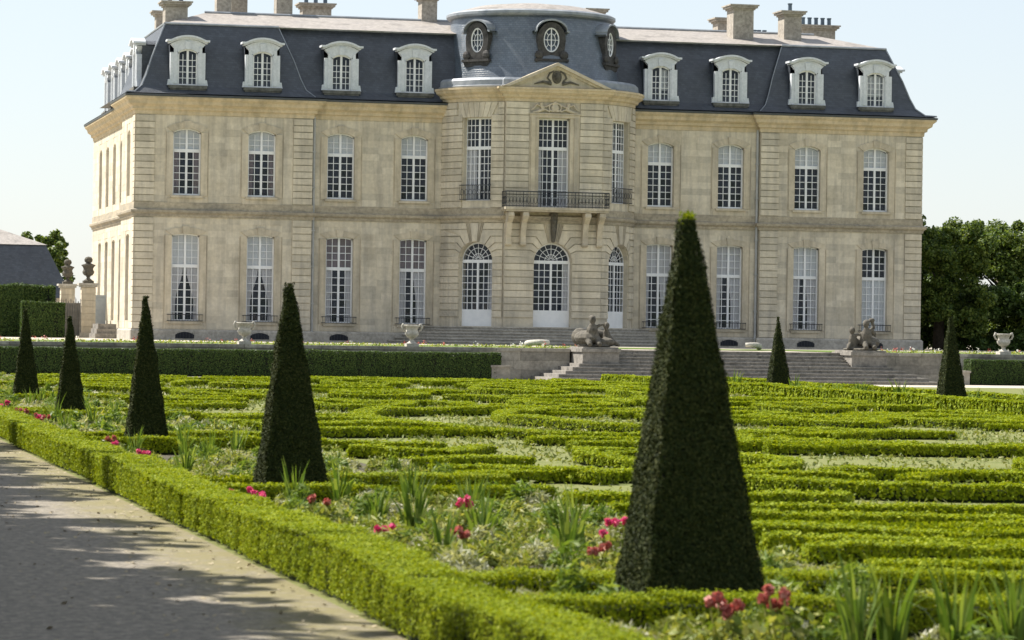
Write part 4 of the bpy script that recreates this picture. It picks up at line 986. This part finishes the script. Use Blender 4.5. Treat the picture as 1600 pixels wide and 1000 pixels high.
def pyramid(x, y, side, ht, top, label, size, dens):
    r = tag(empty('yew_pyramid', (x, y, 0)), label, 'topiary', 'yew pyramids')
    lv = 24; V = []; P3 = []; N3 = []
    def half(t): return (side*(1-t)+top*t)/2
    for i in range(lv+1):
        t = i/lv
        for sx, sy in ((-1, -1), (1, -1), (1, 1), (-1, 1)): V.append((sx*(half(t)-.03)+rng.normal()*.006-.022*ht*t, sy*(half(t)-.03)+rng.normal()*.006, ht*t*.985))
    fs = [(i*4+j, i*4+(j+1) % 4, (i+1)*4+(j+1) % 4, (i+1)*4+j) for i in range(lv) for j in range(4)] + [tuple(range(lv*4, lv*4+4))]
    cnt = int(4*ht*(side+top)/2*dens); t = 1-np.sqrt(1-rng.random(cnt)*(1-(top/side)**2)*.999) if False else None
    u = rng.random(cnt); A, B = side, top; k = B/A
    t = (1-np.sqrt(1-u*(1-k*k)))/(1-k)
    hwid = (A*(1-t)+B*t)/2; f = rng.integers(0, 4, cnt); c = rng.uniform(-1, 1, cnt)*hwid
    lump = .009*np.sin(t*23+c*5+f)+.007*np.sin(t*47-c*11+f*2)
    d = hwid+lump+rng.normal(size=cnt)*.009
    nx = np.array([0, 1, 0, -1])[f]; ny = np.array([-1, 0, 1, 0])[f]
    P3 = np.stack([nx*d+np.abs(ny)*c-.022*t*ht, ny*d+np.abs(nx)*c, t*ht], 1); N3 = np.stack([nx, ny, np.full(cnt, .2)], 1)
    m = 170; a = rng.uniform(0, 2*math.pi, m); tt = rng.random(m); tuft = np.stack([-.022*ht+np.cos(a)*(top*.5+.04*tt)*rng.random(m), np.sin(a)*(top*.5+.06*tt)*rng.random(m), ht+tt*.10-.04], 1)
    V1, kk = leaf_arrays(P3, N3, np.full(cnt, size), .5, True, 2.0)
    V2, k2 = leaf_arrays(tuft, np.stack([np.cos(a), np.sin(a), np.full(m, .3)], 1), np.full(m, size*1.2), .9, True, 2.2)
    me = mesh_np('foliage', [M['yewcore'], M['yew'], M['box']], [(np.array(V), fs, 0), (V1, kk, 1), (V2, k2, 2 if ht > 3 else 1)])
    o = link('foliage', me, r)
    b = MB(); b.lathe([(.07, 0), (.05, ht*.4), (.01, ht*.9)], 8); b.build('trunk', M['bark'], r)
    return r
# ------------------------------------------------------------------ yew pyramids
XT = -36.0
trees = [(-36.27, -154.2, 1.0, 3.12, .10, 'tall clipped yew pyramid in the foreground, nearest and largest'),
         (-36.69, -137.8, .88, 2.74, .09, 'clipped yew pyramid standing second from the front in the left row'),
         (-36.57, -121.4, .74, 2.68, .06, 'clipped yew pyramid standing third from the front in the left row'),
         (-36.34, -105.0, .68, 2.34, .06, 'short clipped yew pyramid standing fourth from the front in the left row'),
         (-36.0, -88.6, .74, 2.56, .06, 'clipped yew pyramid fifth from the front, near the left picture edge'),
         (-35.9, -72.2, .74, 2.56, .06, 'clipped yew pyramid at the far end of the left row'),
         (-6.67, -65.2, .84, 2.80, .05, 'clipped yew pyramid in front of the right part of the stairs'),
         (-6.62, -82.6, .84, 2.80, .10, 'clipped yew pyramid with a ragged tip near the right gravel')]
for i, (x, y, s, h, tp, lb) in enumerate(trees):
    d = math.dist((x, y), CAM[:2]); pyramid(x, y, s, h, tp, lb, .0105+.00014*d, max(2200, 21000-170*d))
# ------------------------------------------------------------------ borders: path hedge, inner hedges, cross hedges
dn = lambda y: 6500 if y < -138 else (3800 if y < -115 else 1300)
def yline(x, y0, y1, wob=.03):
    ys = np.arange(y0, y1+.01, 1.5); return [(x+wob*math.sin(y*.9)+wob*.6*math.sin(y*.37), y) for y in ys]
hedge('path_hedge', yline(-38.42, -172, -46), .58, .43, 'long low clipped box hedge edging the gravel path', 0, .0165, dens_fn=dn)
0 and hedge('border_hedge', yline(-33.3, -172, -46), .5, .34, 'low box hedge along the inner side of the left flower border', 0, .02, dens_fn=lambda y: dn(y)*.6)
hedge('border_hedge', yline(-8.2, -150, -46), .6, .40, 'low box hedge edging the far flower border beside the central gravel', 0, .035, dens_fn=lambda y: 1100)
hedge('border_hedge', yline(-4.1, -150, -46), .5, .38, 'low box hedge between the far flower border and the central gravel', 0, .035, dens_fn=lambda y: 700)
ordn = ['nearest', 'second', 'third', 'fourth', 'fifth', 'sixth']
for k in range(6):
    y = -154.2+16.4*k
    for s, nm in ((-1, 'in front of'), (1, 'behind')):
        hedge('cross_hedge', [(-38.1, y+s*1.15), (-33.6, y+s*1.15)], .42, .3, 'short box hedge across the left border just %s the %s yew pyramid' % (nm, ordn[k]), max(900, 4500-1100*k), .019+.007*k, group='cross hedges of the left border')
for y, nm in ((-65.2, 'farther'), (-82.6, 'nearer')):
    for s, n2 in ((-1, 'in front of'), (1, 'behind')):
        hedge('cross_hedge', [(-7.8, y+s*1.15), (-4.4, y+s*1.15)], .42, .3, 'short box hedge across the far border just %s the %s right yew pyramid' % (n2, nm), 450, .06, group='cross hedges of the far border')
# ------------------------------------------------------------------ parterre of box ribbons
rows = []
def rib(pts, w=.5, h=.24, it=3):
    pts = [tuple(p) for p in pts]
    if pts[0][0] < -32.3: pts = [(-33.35, pts[0][1]+.1)] + pts      # reach the border
    rows.append((smoothpts(pts, it), w*.88, h*.80))
def spiral(cx, cy, r0, r1, a0, a1, n=22, ey=1.6): return [(cx+(r0+(r1-r0)*k/n)*math.cos(a0+(a1-a0)*k/n), cy+ey*(r0+(r1-r0)*k/n)*math.sin(a0+(a1-a0)*k/n)) for k in range(n+1)]
PI = math.pi
# shapes that the photograph shows clearly
rib(spiral(-25.2, -106.3, 4.4, 4.4, PI*.35, PI*1.72, 26, 2.2), .6, .26, 1)        # the large open oval
rib(spiral(-21.5, -104.5, 4.6, 4.0, PI*.62, PI*1.40, 20, 1.7), .55, .25, 1)
rib([(-25.0, -121.0), (-24.3, -121.1), (-20.2, -121.9), (-14, -122.6)], .7, .27, 0); rib([(-24.9, -120.2), (-24.8, -117.5), (-24.0, -114.6), (-20.5, -113.6)], .6)
rib([(-29.5, -134.4), (-28.9, -136.2), (-26.8, -137.1), (-22, -137.0), (-18, -135.5)], .65, .27)
rib([(-32.4, -138.9), (-30.9, -138.7), (-29.8, -139.3)], .7, .26)
rib([(-32.7, -130.6), (-31.9, -131.5), (-31.2, -132.6)], .6, .25)
rib([(-32.6, -142.6), (-31, -143.2), (-29, -143.5), (-24, -143.0)], .6); rib([(-32.6, -145.8), (-31.2, -146.1), (-29.6, -145.3), (-26, -145.6)], .6)
rib([(-32.7, -148.4), (-31.4, -148.9), (-29.8, -148.0), (-27, -148.2)], .55); rib([(-32.6, -141.1), (-30.5, -141.2), (-28, -141.4)], .5)
rib([(-32.5, -144.3), (-30.8, -144.7), (-28.2, -144.4)], .5); rib([(-32.4, -147.1), (-30.8, -147.5), (-28.4, -146.7)], .5)
rib([(-32.5, -150.3), (-30.5, -150.6), (-28, -150.0)], .6); rib([(-32.5, -152.2), (-31, -152.6), (-29, -152.1)], .6); rib([(-32.5, -154.2), (-30, -154.4)], .6)
rib(spiral(-17.6, -103.2, 2.0, .7, PI*.2, PI*2.1, 22, 2.4), .5, .25, 1); rib(spiral(-13.6, -101.2, 2.2, .9, PI*.9, PI*2.7, 22, 2.2), .5, .25, 1)
clear = [(-25.2, -106.3, 4.0, 9.2), (-31.8, -134.6, 1.6, 2.0), (-27.4, -139.8, 3.2, 1.3), (-24.0, -124.0, 3.4, 2.2), (-30.5, -118.5, 2.0, 2.4), (-18.0, -107.5, 3.6, 2.2), (-30.2, -98, 1.8, 3.0), (-20, -117.5, 3.4, 2.2), (-15, -112, 3.0, 2.4), (-24, -84, 3.0, 3.0), (-16, -76, 3.2, 2.6), (-28, -70, 2.4, 3)]
for k, (cx, cy, q) in enumerate([(-20.5, -89, 1), (-27.6, -91, -1), (-14.4, -90, -1), (-24.2, -77, 1), (-17.2, -69, -1), (-29.2, -80, 1), (-20.6, -59, 1), (-12.8, -73, 1), (-26.5, -63, -1), (-28.6, -126.5, 1), (-21.5, -129.5, -1)]):
    a0 = PI*(.1+.37*k); rib(spiral(cx, cy, 2.1, .55, a0, a0+q*PI*2.3, 24, 2.1), .46, .25, 1); clear.append((cx, cy, 2.6, 5.2))
    if k % 2: rib(spiral(cx, cy, .35, 1.2, a0+q*PI*.9, a0+q*PI*1.9, 12, 2.1), .4, .22, 1)
rr = random.Random(21)
y = -132.8
while y < -47.5:
    x = -33.4+rr.uniform(0, .8); xr = min(-10.1, -43.33+.425*(y+178)+3)
    while x < xr-1:
        L = rr.uniform(2.6, 7.5); x2 = min(xr, x+L); amp = rr.choice((-1, 1))*rr.uniform(.3, 1.5); sl = rr.uniform(-1.2, 1.2); n = 9
        pts = [(x+(x2-x)*i/n, y+amp*math.sin(PI*i/n*rr.choice((1, 1, 2)))*1.0+sl*(i/n-.5)) for i in range(n+1)] if False else None
        fq = rr.choice((1, 1, 2)); pts = [(x+(x2-x)*i/n, y+amp*math.sin(PI*fq*i/n)+sl*(i/n-.5)) for i in range(n+1)]
        if rr.random() < .6:      # curled end
            cxx, cyy = pts[-1]; s = rr.choice((-1, 1)); q = rr.uniform(.5, 1.0); pts += [(cxx+q*math.sin(t), cyy+s*2.0*q*(1-math.cos(t))) for t in [PI*.3, PI*.6, PI*.9, PI*1.2, PI*1.45]]
        ok = [p for p in pts if not any(((p[0]-cx)/rx)**2+((p[1]-cy)/ry)**2 < 1 for cx, cy, rx, ry in clear)]
        # keep the longest unbroken run outside the clear beds
        run = []; best = []
        for p in pts:
            if p in ok: run.append(p)
            else: run = []
            if len(run) > len(best): best = list(run)
        if len(best) >= 4: rib(best, rr.uniform(.42, .62), rr.uniform(.20, .26), 2)
        x = x2+rr.uniform(.5, 1.6)
    y += rr.uniform(1.9, 2.9) if y < -90 else rr.uniform(2.3, 3.5)
rows.sort(key=lambda r_: r_[0][:, 1].mean())
def word(i):
    n = i+1
    return '%d%s' % (n, 'th' if 10 <= n % 100 <= 20 else {1: 'st', 2: 'nd', 3: 'rd'}.get(n % 10, 'th'))
for i, (P, w, h) in enumerate(rows):
    c = P.mean(0); d = math.dist(c, CAM[:2]); ln = np.linalg.norm(np.diff(P, axis=0), axis=1).sum()
    side_ = 'left' if c[0] < -27 else ('middle' if c[0] < -18 else 'right')
    lb = '%s low box ribbon, %s from the front, %s part of the parterre' % ('short' if ln < 4 else ('long' if ln > 8 else 'curving'), word(i), side_)
    hedge('box_ribbon', P, w, h, lb, max(750, 4200-44*d), .019+.00036*d, group='box ribbons of the parterre', quad=d < 60)
m = 90000; yy = -46-105*rng.random(m)**.8; xx = rng.uniform(-33.3, -9, m); keep = (xx < -43.33+.42*(yy+178)+1) & (np.sin(xx*2.1+1.3*np.sin(yy*.7))+np.sin(yy*1.3+xx*.9)+rng.normal(size=m)*.7 > -.3)
xx, yy = xx[keep], yy[keep]; zz = rng.random(len(xx))*.05
V, k = leaf_arrays(np.stack([xx, yy, zz], 1), np.tile([0, -.5, .6], (len(xx), 1)), np.interp(yy, [-150, -60], [.035, .085]), 1.0, False, 1.8)
o = link('weeds', mesh_np('weeds', [leafmat('weed_blades', [(.10, .14, .02), (.17, .20, .05), (.28, .28, .12)], .3)], [(V, k, 0)])); kind(o, 'stuff'); tag(o, 'sparse grass and weeds growing on the gravel between the box ribbons', 'weeds')
# ------------------------------------------------------------------ tall clipped hedges along the terrace wall
hedge('clipped_hedge', [(-46, -37.75), (-10.9, -37.75)], 1.0, 1.17, 'long dark clipped hedge before the terrace wall, left of the stairs', 1000, .042, ('yewcore', 'hornbeam'))
hedge('clipped_hedge', [(11.4, -37.75), (46, -37.75)], 1.0, 1.17, 'long dark clipped hedge before the terrace wall, right of the stairs', 1000, .042, ('yewcore', 'hornbeam'))

# fallen leaves and small stones on the path
m = 2600; xx = -38.75-np.abs(rng.normal(size=m))*1.3; yy = rng.uniform(-160, -95, m)
V, k = leaf_arrays(np.stack([xx, yy, np.full(m, .016)], 1), np.tile([0, 0, 1.], (m, 1)), rng.uniform(.012, .045, m), .25, True, 1.3)
o = link('leaf_litter', mesh_np('leaf_litter', [mat('dry_leaves', (.24, .19, .11), (.46, .40, .28), 40, .9)], [(V, k, 0)])); kind(o, 'stuff'); tag(o, 'dry leaves and small stones strewn on the gravel path', 'litter')
# ------------------------------------------------------------------ flower borders
def blades(x, y, n, ht, spread, name, mtl, label, group, rx=.14, width=.035):
    V = []; 
    for _ in range(n):
        a = random.uniform(0, 2*PI); r0 = random.uniform(0, rx); bx, by = r0*math.cos(a), r0*math.sin(a); h = ht*random.uniform(.6, 1.1); ln = random.uniform(.1, spread); dr = random.random() < .15
        wd = width*random.uniform(.7, 1.2); fa = random.uniform(0, PI); pts = []
        for k in range(6):
            t = k/5; out = ln*h*(t**2)*(2.0 if dr else 1); zz = h*(t-(.45*t**3 if dr else .08*t*t)); ww = wd*(1-t**2.2)*.5+.001
            cx, cy = bx+math.cos(a)*out, by+math.sin(a)*out; pts.append(((cx-math.cos(fa)*ww, cy-math.sin(fa)*ww, zz), (cx+math.cos(fa)*ww, cy+math.sin(fa)*ww, zz)))
        for p, q in zip(pts, pts[1:]): V += [p[0], p[1], q[1], q[0]]
    o = link(name, mesh_np(name, [M[mtl]], [(np.array(V), 4, 0)])); o.location = (x, y, .0); return tag(o, label, 'plant', group)
def rnd(a, b_): return random.uniform(a, b_)
# positions read off the bed, nearest first
iris = [(-36.05, -157.5), (-35.72, -157.2), (-35.45, -157.7), (-34.95, -157.5), (-34.62, -156.9), (-37.05, -148.7), (-35.65, -147.9), (-36.1, -146.2), (-35.3, -146.9), (-36.62, -143.1), (-36.45, -144.4), (-35.45, -139.4), (-35.1, -141.2), (-36.4, -139.6), (-37.0, -140.0), (-35.6, -143.2),
        (-37.2, -131.5), (-36.4, -128.3), (-35.6, -125.6), (-37.0, -123.4), (-36.2, -123.6), (-37.3, -114.0), (-36.4, -110.6), (-35.7, -108), (-36.9, -107.4), (-36.5, -96), (-35.8, -91), (-36.6, -90.6)]
place_words = ['right of the near red flowers', 'in the middle of the near right group', 'right end of the near middle group', 'just left of the right picture edge', 'at the right picture edge']
for i, (x, y) in enumerate(iris):
    near = i < 5
    lb = ('tall sword-leaved iris clump %s of the flower border' % place_words[i]) if near else 'sword-leaved iris clump, %s from the front in the left flower border' % word(i)
    blades(x, y, 24 if i < 16 else 18, rnd(.75, .95) if near else rnd(.55, .85), .32, 'iris_clump', 'iris', lb, 'iris clumps of the left border', .10, .045)
for i, (x, y) in enumerate([(-7.2, -61.5), (-7.0, -58.2), (-7.3, -69.0), (-6.9, -72.5), (-7.2, -75.6), (-7.0, -79.0), (-7.2, -86.0), (-7.0, -90.0), (-7.1, -55.0)]):
    blades(x, y, 26, rnd(.7, .95), .4, 'iris_clump', 'iris', 'tall leafy clump in the far border, %s from its far end' % word([2, 1, 3, 4, 5, 6, 7, 8, 0][i]), 'clumps of the far border', .14, .07)
def flowers(x, y, ht, n, mtl, label, r=.16, ps=.045, heads=5):
    r_ = tag(empty('flowering_plant', (x, y, 0)), label, 'plant', 'flowering plants of the left border')
    m = 160; P = np.stack([rng.normal(size=m)*r, rng.normal(size=m)*r, rng.random(m)*ht*.8], 1); V, k = leaf_arrays(P, np.tile([0, 0, 1.], (m, 1)), np.full(m, .05), 1.2)
    link('leaves', mesh_np('leaves', [M['lime']], [(V, k, 0)]), r_)
    b = MB(); H = []
    for _ in range(heads):
        a, q = rnd(0, 6.28), rnd(0, r*1.1); hx, hy, hz = q*math.cos(a), q*math.sin(a), ht*rnd(.8, 1.1); b.tube([(hx*.3, hy*.3, 0), (hx, hy, hz)], .007, 4); H.append((hx, hy, hz))
    b.build('stems', M['lime'], r_)
    for hx, hy, hz in H:
        P = rng.normal(size=(26, 3)); P /= np.linalg.norm(P, axis=1)[:, None]; V, k = leaf_arrays(P*.036*rng.uniform(.5, 1, (26, 1))+np.array([hx, hy, hz]), P, np.full(26, ps), .5, True, 1.1)
        link('blossom', mesh_np('blossom', [M[mtl]], [(V, k, 0)]), r_)
fl = [(-36.85, -157.0, .40, 'red'), (-36.4, -156.9, .46, 'red'), (-35.38, -148.7, .42, 'pink'), (-35.8, -149.8, .3, 'red'), (-37.24, -146.8, .28, 'pink'), (-35.9, -144.2, .40, 'pink'), (-37.3, -143.1, .35, 'red'), (-37.65, -141.4, .34, 'pink'), (-37.8, -140.2, .3, 'pink'), (-36.7, -148.0, .3, 'red'),
      (-37.7, -130.0, .35, 'pink'), (-37.8, -127.5, .35, 'pink'), (-37.6, -124.5, .35, 'red'), (-37.8, -114.5, .4, 'red'), (-37.7, -112.5, .4, 'pink'), (-37.8, -109.5, .4, 'red'), (-37.7, -102.8, .4, 'pink'), (-37.6, -99, .45, 'pink'), (-37.8, -94, .4, 'pink'), (-37.6, -87, .4, 'red'), (-37.7, -80, .4, 'pink'), (-37.4, -76, .4, 'red')]
for i, (x, y, h, c) in enumerate(fl):
    flowers(x, y, h, 5, c, '%s-flowered plant, %s from the front in the left flower border' % (c, word(i)), .13 if i else .12, .05 if i > 1 else .055, 4 if i > 1 else 6)
def bedmass(name, x0, x1, y0, y1, label, dfun):
    Ps = []; mi = []
    for mt, share, hmax, sz in ((0, .40, .28, .026), (1, .38, .24, .026), (2, .22, .38, .028)):
        cl = int((x1-x0)*(y1-y0)*2.2*share)+1; cx = rng.uniform(x0, x1, cl); cy = rng.uniform(y0, y1, cl); hh = rng.uniform(.5, 1.1, cl)*hmax; rad = rng.uniform(.15, .34, cl)
        for a, b_, h_, r_ in zip(cx, cy, hh, rad):
            if any(abs(a-t[0]) < .62 and abs(b_-t[1]) < .7 for t in trees): continue
            m = int(dfun(b_)); u = rng.random(m); an = rng.uniform(0, 2*PI, m); q = np.sqrt(rng.random(m))*r_
            p = np.stack([np.clip(a+q*np.cos(an), x0, x1), b_+q*np.sin(an), h_*(1-(q/r_)**2*.7)*np.sqrt(u)+.02], 1)
            s = sz*(1 if b_ < -120 else 1.6); V, k = leaf_arrays(p, np.tile([0, 0, .8], (m, 1)), np.full(m, s), .9, True, 4.5); Ps.append((V, k, mt))
    o = link(name, mesh_np(name, [M['lime'], M['silver'], M['iris']], Ps)); kind(o, 'stuff'); return tag(o, label, 'ground cover')
bedmass('border_planting', -37.9, -33.7, -172, -47, 'mixed low leafy planting filling the left flower border', lambda y: 300 if y < -125 else 120)
bedmass('border_planting', -7.8, -4.5, -150, -47, 'mixed low leafy planting filling the far flower border', lambda y: 70)
sheet('flower_bed', -38.2, -172, -33.5, -46, .006, M['soil']); sheet('flower_bed', -7.9, -150, -4.3, -46, .006, M['soil'])
# bedding along the terrace edge
Ps = []
for x0, x1 in ((-40, -6.5), (7.4, 40)):
    m = int((x1-x0)*90); p = np.stack([rng.uniform(x0, x1, m), rng.uniform(WY+.7, WY+1.7, m), TZ+rng.random(m)*.16], 1); V, k = leaf_arrays(p, np.tile([0, 0, 1.], (m, 1)), np.full(m, .07), .9); Ps.append((V, k, 0))
    for mt, q in ((1, 1.6 if x0 > 0 else .8), (2, 1.0 if x0 > 0 else .35)):
        c = int((x1-x0)*q)
        for cx in rng.uniform(x0, x1, c):
            m = 9; p = np.array([cx, rng.uniform(WY+.7, WY+1.6), TZ+.2])+rng.normal(size=(m, 3))*.045; V, k = leaf_arrays(p, np.tile([0, -.4, .8], (m, 1)), np.full(m, .07), .6, True, 1.1); Ps.append((V, k, mt))
o = link('terrace_bedding', mesh_np('terrace_bedding', [M['lime'], M['red'], M['whitepetal']], Ps)); kind(o, 'stuff'); tag(o, 'thin strip of pink and white bedding flowers along the terrace edge', 'flowers')

# ------------------------------------------------------------------ trees
def crown_mesh(name, rx, ry, rz, zc, mtl, clumps, per, leaf, boxy=.6, seed=1):
    g = np.random.default_rng(seed); Ps = []; Ns = []
    for _ in range(clumps):
        d = g.normal(size=3); d /= np.linalg.norm(d); e = np.sign(d)*np.abs(d)**boxy; e /= max(1e-6, np.max(np.abs(e)))**.35*np.linalg.norm(e)**.65
        rad = g.uniform(.55, 1.04); c = np.array([e[0]*rx, e[1]*ry, e[2]*rz])*rad; c[2] += zc; cr_ = g.uniform(.35, .8)*min(rx, rz)*.34
        v = g.normal(size=(per, 3)); v /= np.linalg.norm(v, axis=1)[:, None]; q = g.random(per)[:, None]**.45
        Ps.append(c+v*q*cr_*np.array([1, 1, .8])); Ns.append(v*.7+np.array([0, 0, .5]))
    P = np.concatenate(Ps); N = np.concatenate(Ns); V, k = leaf_arrays(P, N, np.full(len(P), leaf), .7, True, 1.5)
    return mesh_np(name, [M[mtl]], [(V, k, 0)])
def trunk_mesh(h, r, rx, seed):
    g = random.Random(seed); b = MB(); b.tube([(0, 0, 0), (.05, 0, h*.3), (0, .06, h*.65), (.05, 0, h)], [r*1.25, r, r*.8, r*.45], 10)
    for _ in range(8):
        a = g.uniform(0, 6.28); z = h*g.uniform(.45, .9); L = rx*g.uniform(.5, .8); b.tube([(0, 0, z), (L*.5*math.cos(a), L*.5*math.sin(a), z+L*.35), (L*math.cos(a), L*math.sin(a), z+L*.8)], [r*.4, r*.25, r*.08], 6)
    return b
def tree(x, y, z, cm, th, tr, rx, label, group, seed, rz=0):
    r = tag(empty('tree', (x, y, z), rz), label, 'tree', group); link('crown', cm, r)
    t = trunk_mesh(th, tr, rx, seed).build('trunk', M['bark'], r, smooth=True); return r
G = 'trees right of the chateau'
cA = crown_mesh('crown', 2.9, 4.2, 3.7, 4.5, 'chestnut', 230, 330, .14, .55, 3); cB = crown_mesh('crown', 3.4, 4.4, 3.9, 4.3, 'chestnut', 270, 330, .14, .55, 4)
tree(27.3, 8, TZ, cA, 6.0, .3, 2.4, 'dense leafy tree touching the right corner of the chateau', G, 1)
tree(33.5, 13, TZ, cB, 6.2, .32, 2.8, 'broad dense leafy tree in the middle of the group right of the chateau', G, 2, .6)
tree(39.3, 15, TZ, cA, 5.5, .3, 2.4, 'dense leafy tree at the right picture edge behind the urn', G, 3, 2.)
tree(30.2, 20, TZ, cB, 6.0, .3, 2.4, 'leafy tree half hidden behind the corner tree right of the chateau', G, 5, 1.2)
hc = crown_mesh('foliage', 2.2, 1.6, 2.4, 0, 'hornbeam', 90, 200, .14, .5, 12)
o = link('shrub_mass', hc); o.location = (27.6, 10.6, TZ+2.3); tag(o, 'dark shrub tucked between the chateau corner and the first tree', 'shrub')
o = link('shrub_mass', hc); o.location = (29.2, 14.5, TZ+3.5); o.rotation_euler = (0, 0, 1.1); tag(o, 'taller dark shrub behind the first tree at the chateau corner', 'shrub')
hb = crown_mesh('foliage', 9, 2.0, 2.6, 0, 'hornbeam', 330, 220, .15, .3, 8)
o = link('shrub_mass', hb); o.location = (36, 7.5, TZ+1.6); tag(o, 'dark shady hedge mass under the trees right of the chateau', 'hedge')
cC = crown_mesh('crown', 2.0, 2.0, 2.3, 5.6, 'chestnut', 60, 110, .22, .7, 6)
tree(-21.6, 72, TZ, cC, 5.5, .2, 1.5, 'small green tree behind the dark slate roof at the left', None, 7)
# lime trees of the avenue, out of frame on the left: their shade lies on the path
cL_ = crown_mesh('crown', 4.4, 3.9, 4.4, 7.8, 'chestnut', 150, 60, .42, .75, 9)
tm = None
for i in range(21):
    y = -170+5.6*i
    tree(-49.75+rnd(-.35, .35), y, 0, cL_, 8.5, .28, 3, 'avenue tree left of the gravel path, %s from the front' % word(i), 'avenue trees left of the path', 20+i, rnd(0, 6.28))

# ------------------------------------------------------------------ left background: gate, piers, hedges, outbuilding, house at right
def pier(x, y, label):
    r = tag(empty('gate_pier', (x, y, TZ)), label, 'gate pier', 'gate piers'); n = 7
    b = MB(); b.box(-.5, -.5, 0, .5, .5, .3); b.build('base', M['urn'], r)
    for i in range(n):
        b = MB(); h = 2.7/n; b.box(-.42, -.42, .301+i*h, .42, .42, .30+(i+1)*h-.03); b.box(-.39, -.39, .30+(i+1)*h-.03, .39, .39, .301+(i+1)*h); b.build('pier_block', M['stone'], r)
    b = MB(); b.box(-.5, -.5, 3.002, .5, .5, 3.12); b.box(-.6, -.6, 3.121, .6, .6, 3.24); b.build('cap', M['urn'], r); return r
pier(-24.05, 14, 'stone gate pier beside the chateau, the nearer of the two'); pier(-24.75, 19.5, 'stone gate pier behind the iron gate, the farther of the two')
urn('pier_urn', (-24.05, 14, TZ+3.24), 1.15, 'lidded stone urn on the nearer gate pier', False, True, 'statue', 'urns on the gate piers'); urn('pier_urn', (-24.75, 19.5, TZ+3.24), 1.1, 'lidded stone urn on the farther gate pier', False, True, 'statue', 'urns on the gate piers')
gt = tag(empty('iron_gate', (-25.5, 14, TZ)), 'grey iron gate of upright bars beside the stone pier', 'gate')
for i in range(15):
    b = MB(); x = -1.0+i*.145; b.tube([(x, 0, 0), (x, 0, 2.15 if i % 2 else 2.3)], .03, 5); b.build('bar', M['gate'], gt)
for z in (.15, 1.1, 2.0): b = MB(); b.box(-1.05, -.02, z, 1.1, .02, z+.06); b.build('rail', M['gate'], gt)
b = MB(); b.box(-1.0, .05, .1, 1.0, .08, 2.0); b.build('backing_panel', M['gate'], gt)
b = MB(); b.box(-23.6, 20, TZ, -22.35, 20.2, 3.9); b.box(-23.62, 19.95, 3.901, -22.34, 20.25, 4.0); tag(b.build('side_door', M['bluegrey']), 'blue-grey door panel between the gate pier and the chateau', 'door')
o = tag(empty('side_steps', (-23.2, 9, TZ)), 'small stone steps against the west side of the chateau', 'steps')
for i in range(3): b = MB(); b.box(-.9-.1*(2-i), -1.5-.2*(2-i), .25*i*0, .15, 1.5, .28*(i+1)); b.build('step', M['steps'], o).location.z = -.001*i
hedge('tall_hedge', [(-45, 11), (-26.35, 11)], 1.6, 2.95, 'tall dark clipped hedge at the left edge before the slate roof', 700, .08, ('yewcore', 'hornbeam'), z0=TZ, wob=.12)
hedge('tall_hedge', [(-28.4, 8.4), (-26.0, 8.4)], 1.2, 2.0, 'lower square clipped hedge beside the iron gate', 700, .07, ('yewcore', 'hornbeam'), z0=TZ, wob=.05)
ob = tag(empty('outbuilding', (-34, 55, TZ)), 'outbuilding with a dark slate mansard roof at the left edge', 'building'); ob['base_z'] = 0
b = MB(); b.box(-14, -5, 0, 12.2, 7, 2.6); b.build('wall', M['stone'], ob)
b = MB(); hip(b, -14.5, -5.4, 12.7, 7.4, [(0, 2.6), (.35, 2.9), (.7, 3.6), (2.0, 6.35)]); b.build('roof', M['slate'], ob)
b = MB(); b.add([(-12.6, -3.5, 6.36), (10.8, -3.5, 6.36), (10.8, 5.5, 6.36), (-12.6, 5.5, 6.36), (-9, 1, 7.9), (6.6, 1, 7.9)], [(0, 1, 5, 4), (1, 2, 5), (2, 3, 4, 5), (3, 0, 4)]); b.build('upper_roof', M['zinc'], ob)
hs = tag(empty('house', (54.2, 52, TZ)), 'distant house with a grey roof just showing behind the right trees', 'house')
b = MB(); b.box(-4, -4, 0, 8, 4, 5.6); b.build('wall', M['stone'], hs)
b = MB(); b.add([(-4.4, -4.4, 5.6), (8.4, -4.4, 5.6), (8.4, 4.4, 5.6), (-4.4, 4.4, 5.6), (-1, 0, 7.6), (8.4, 0, 7.6)], [(0, 1, 5, 4), (1, 2, 5), (2, 3, 4, 5), (3, 0, 4)]); b.build('roof', M['zinc'], hs)
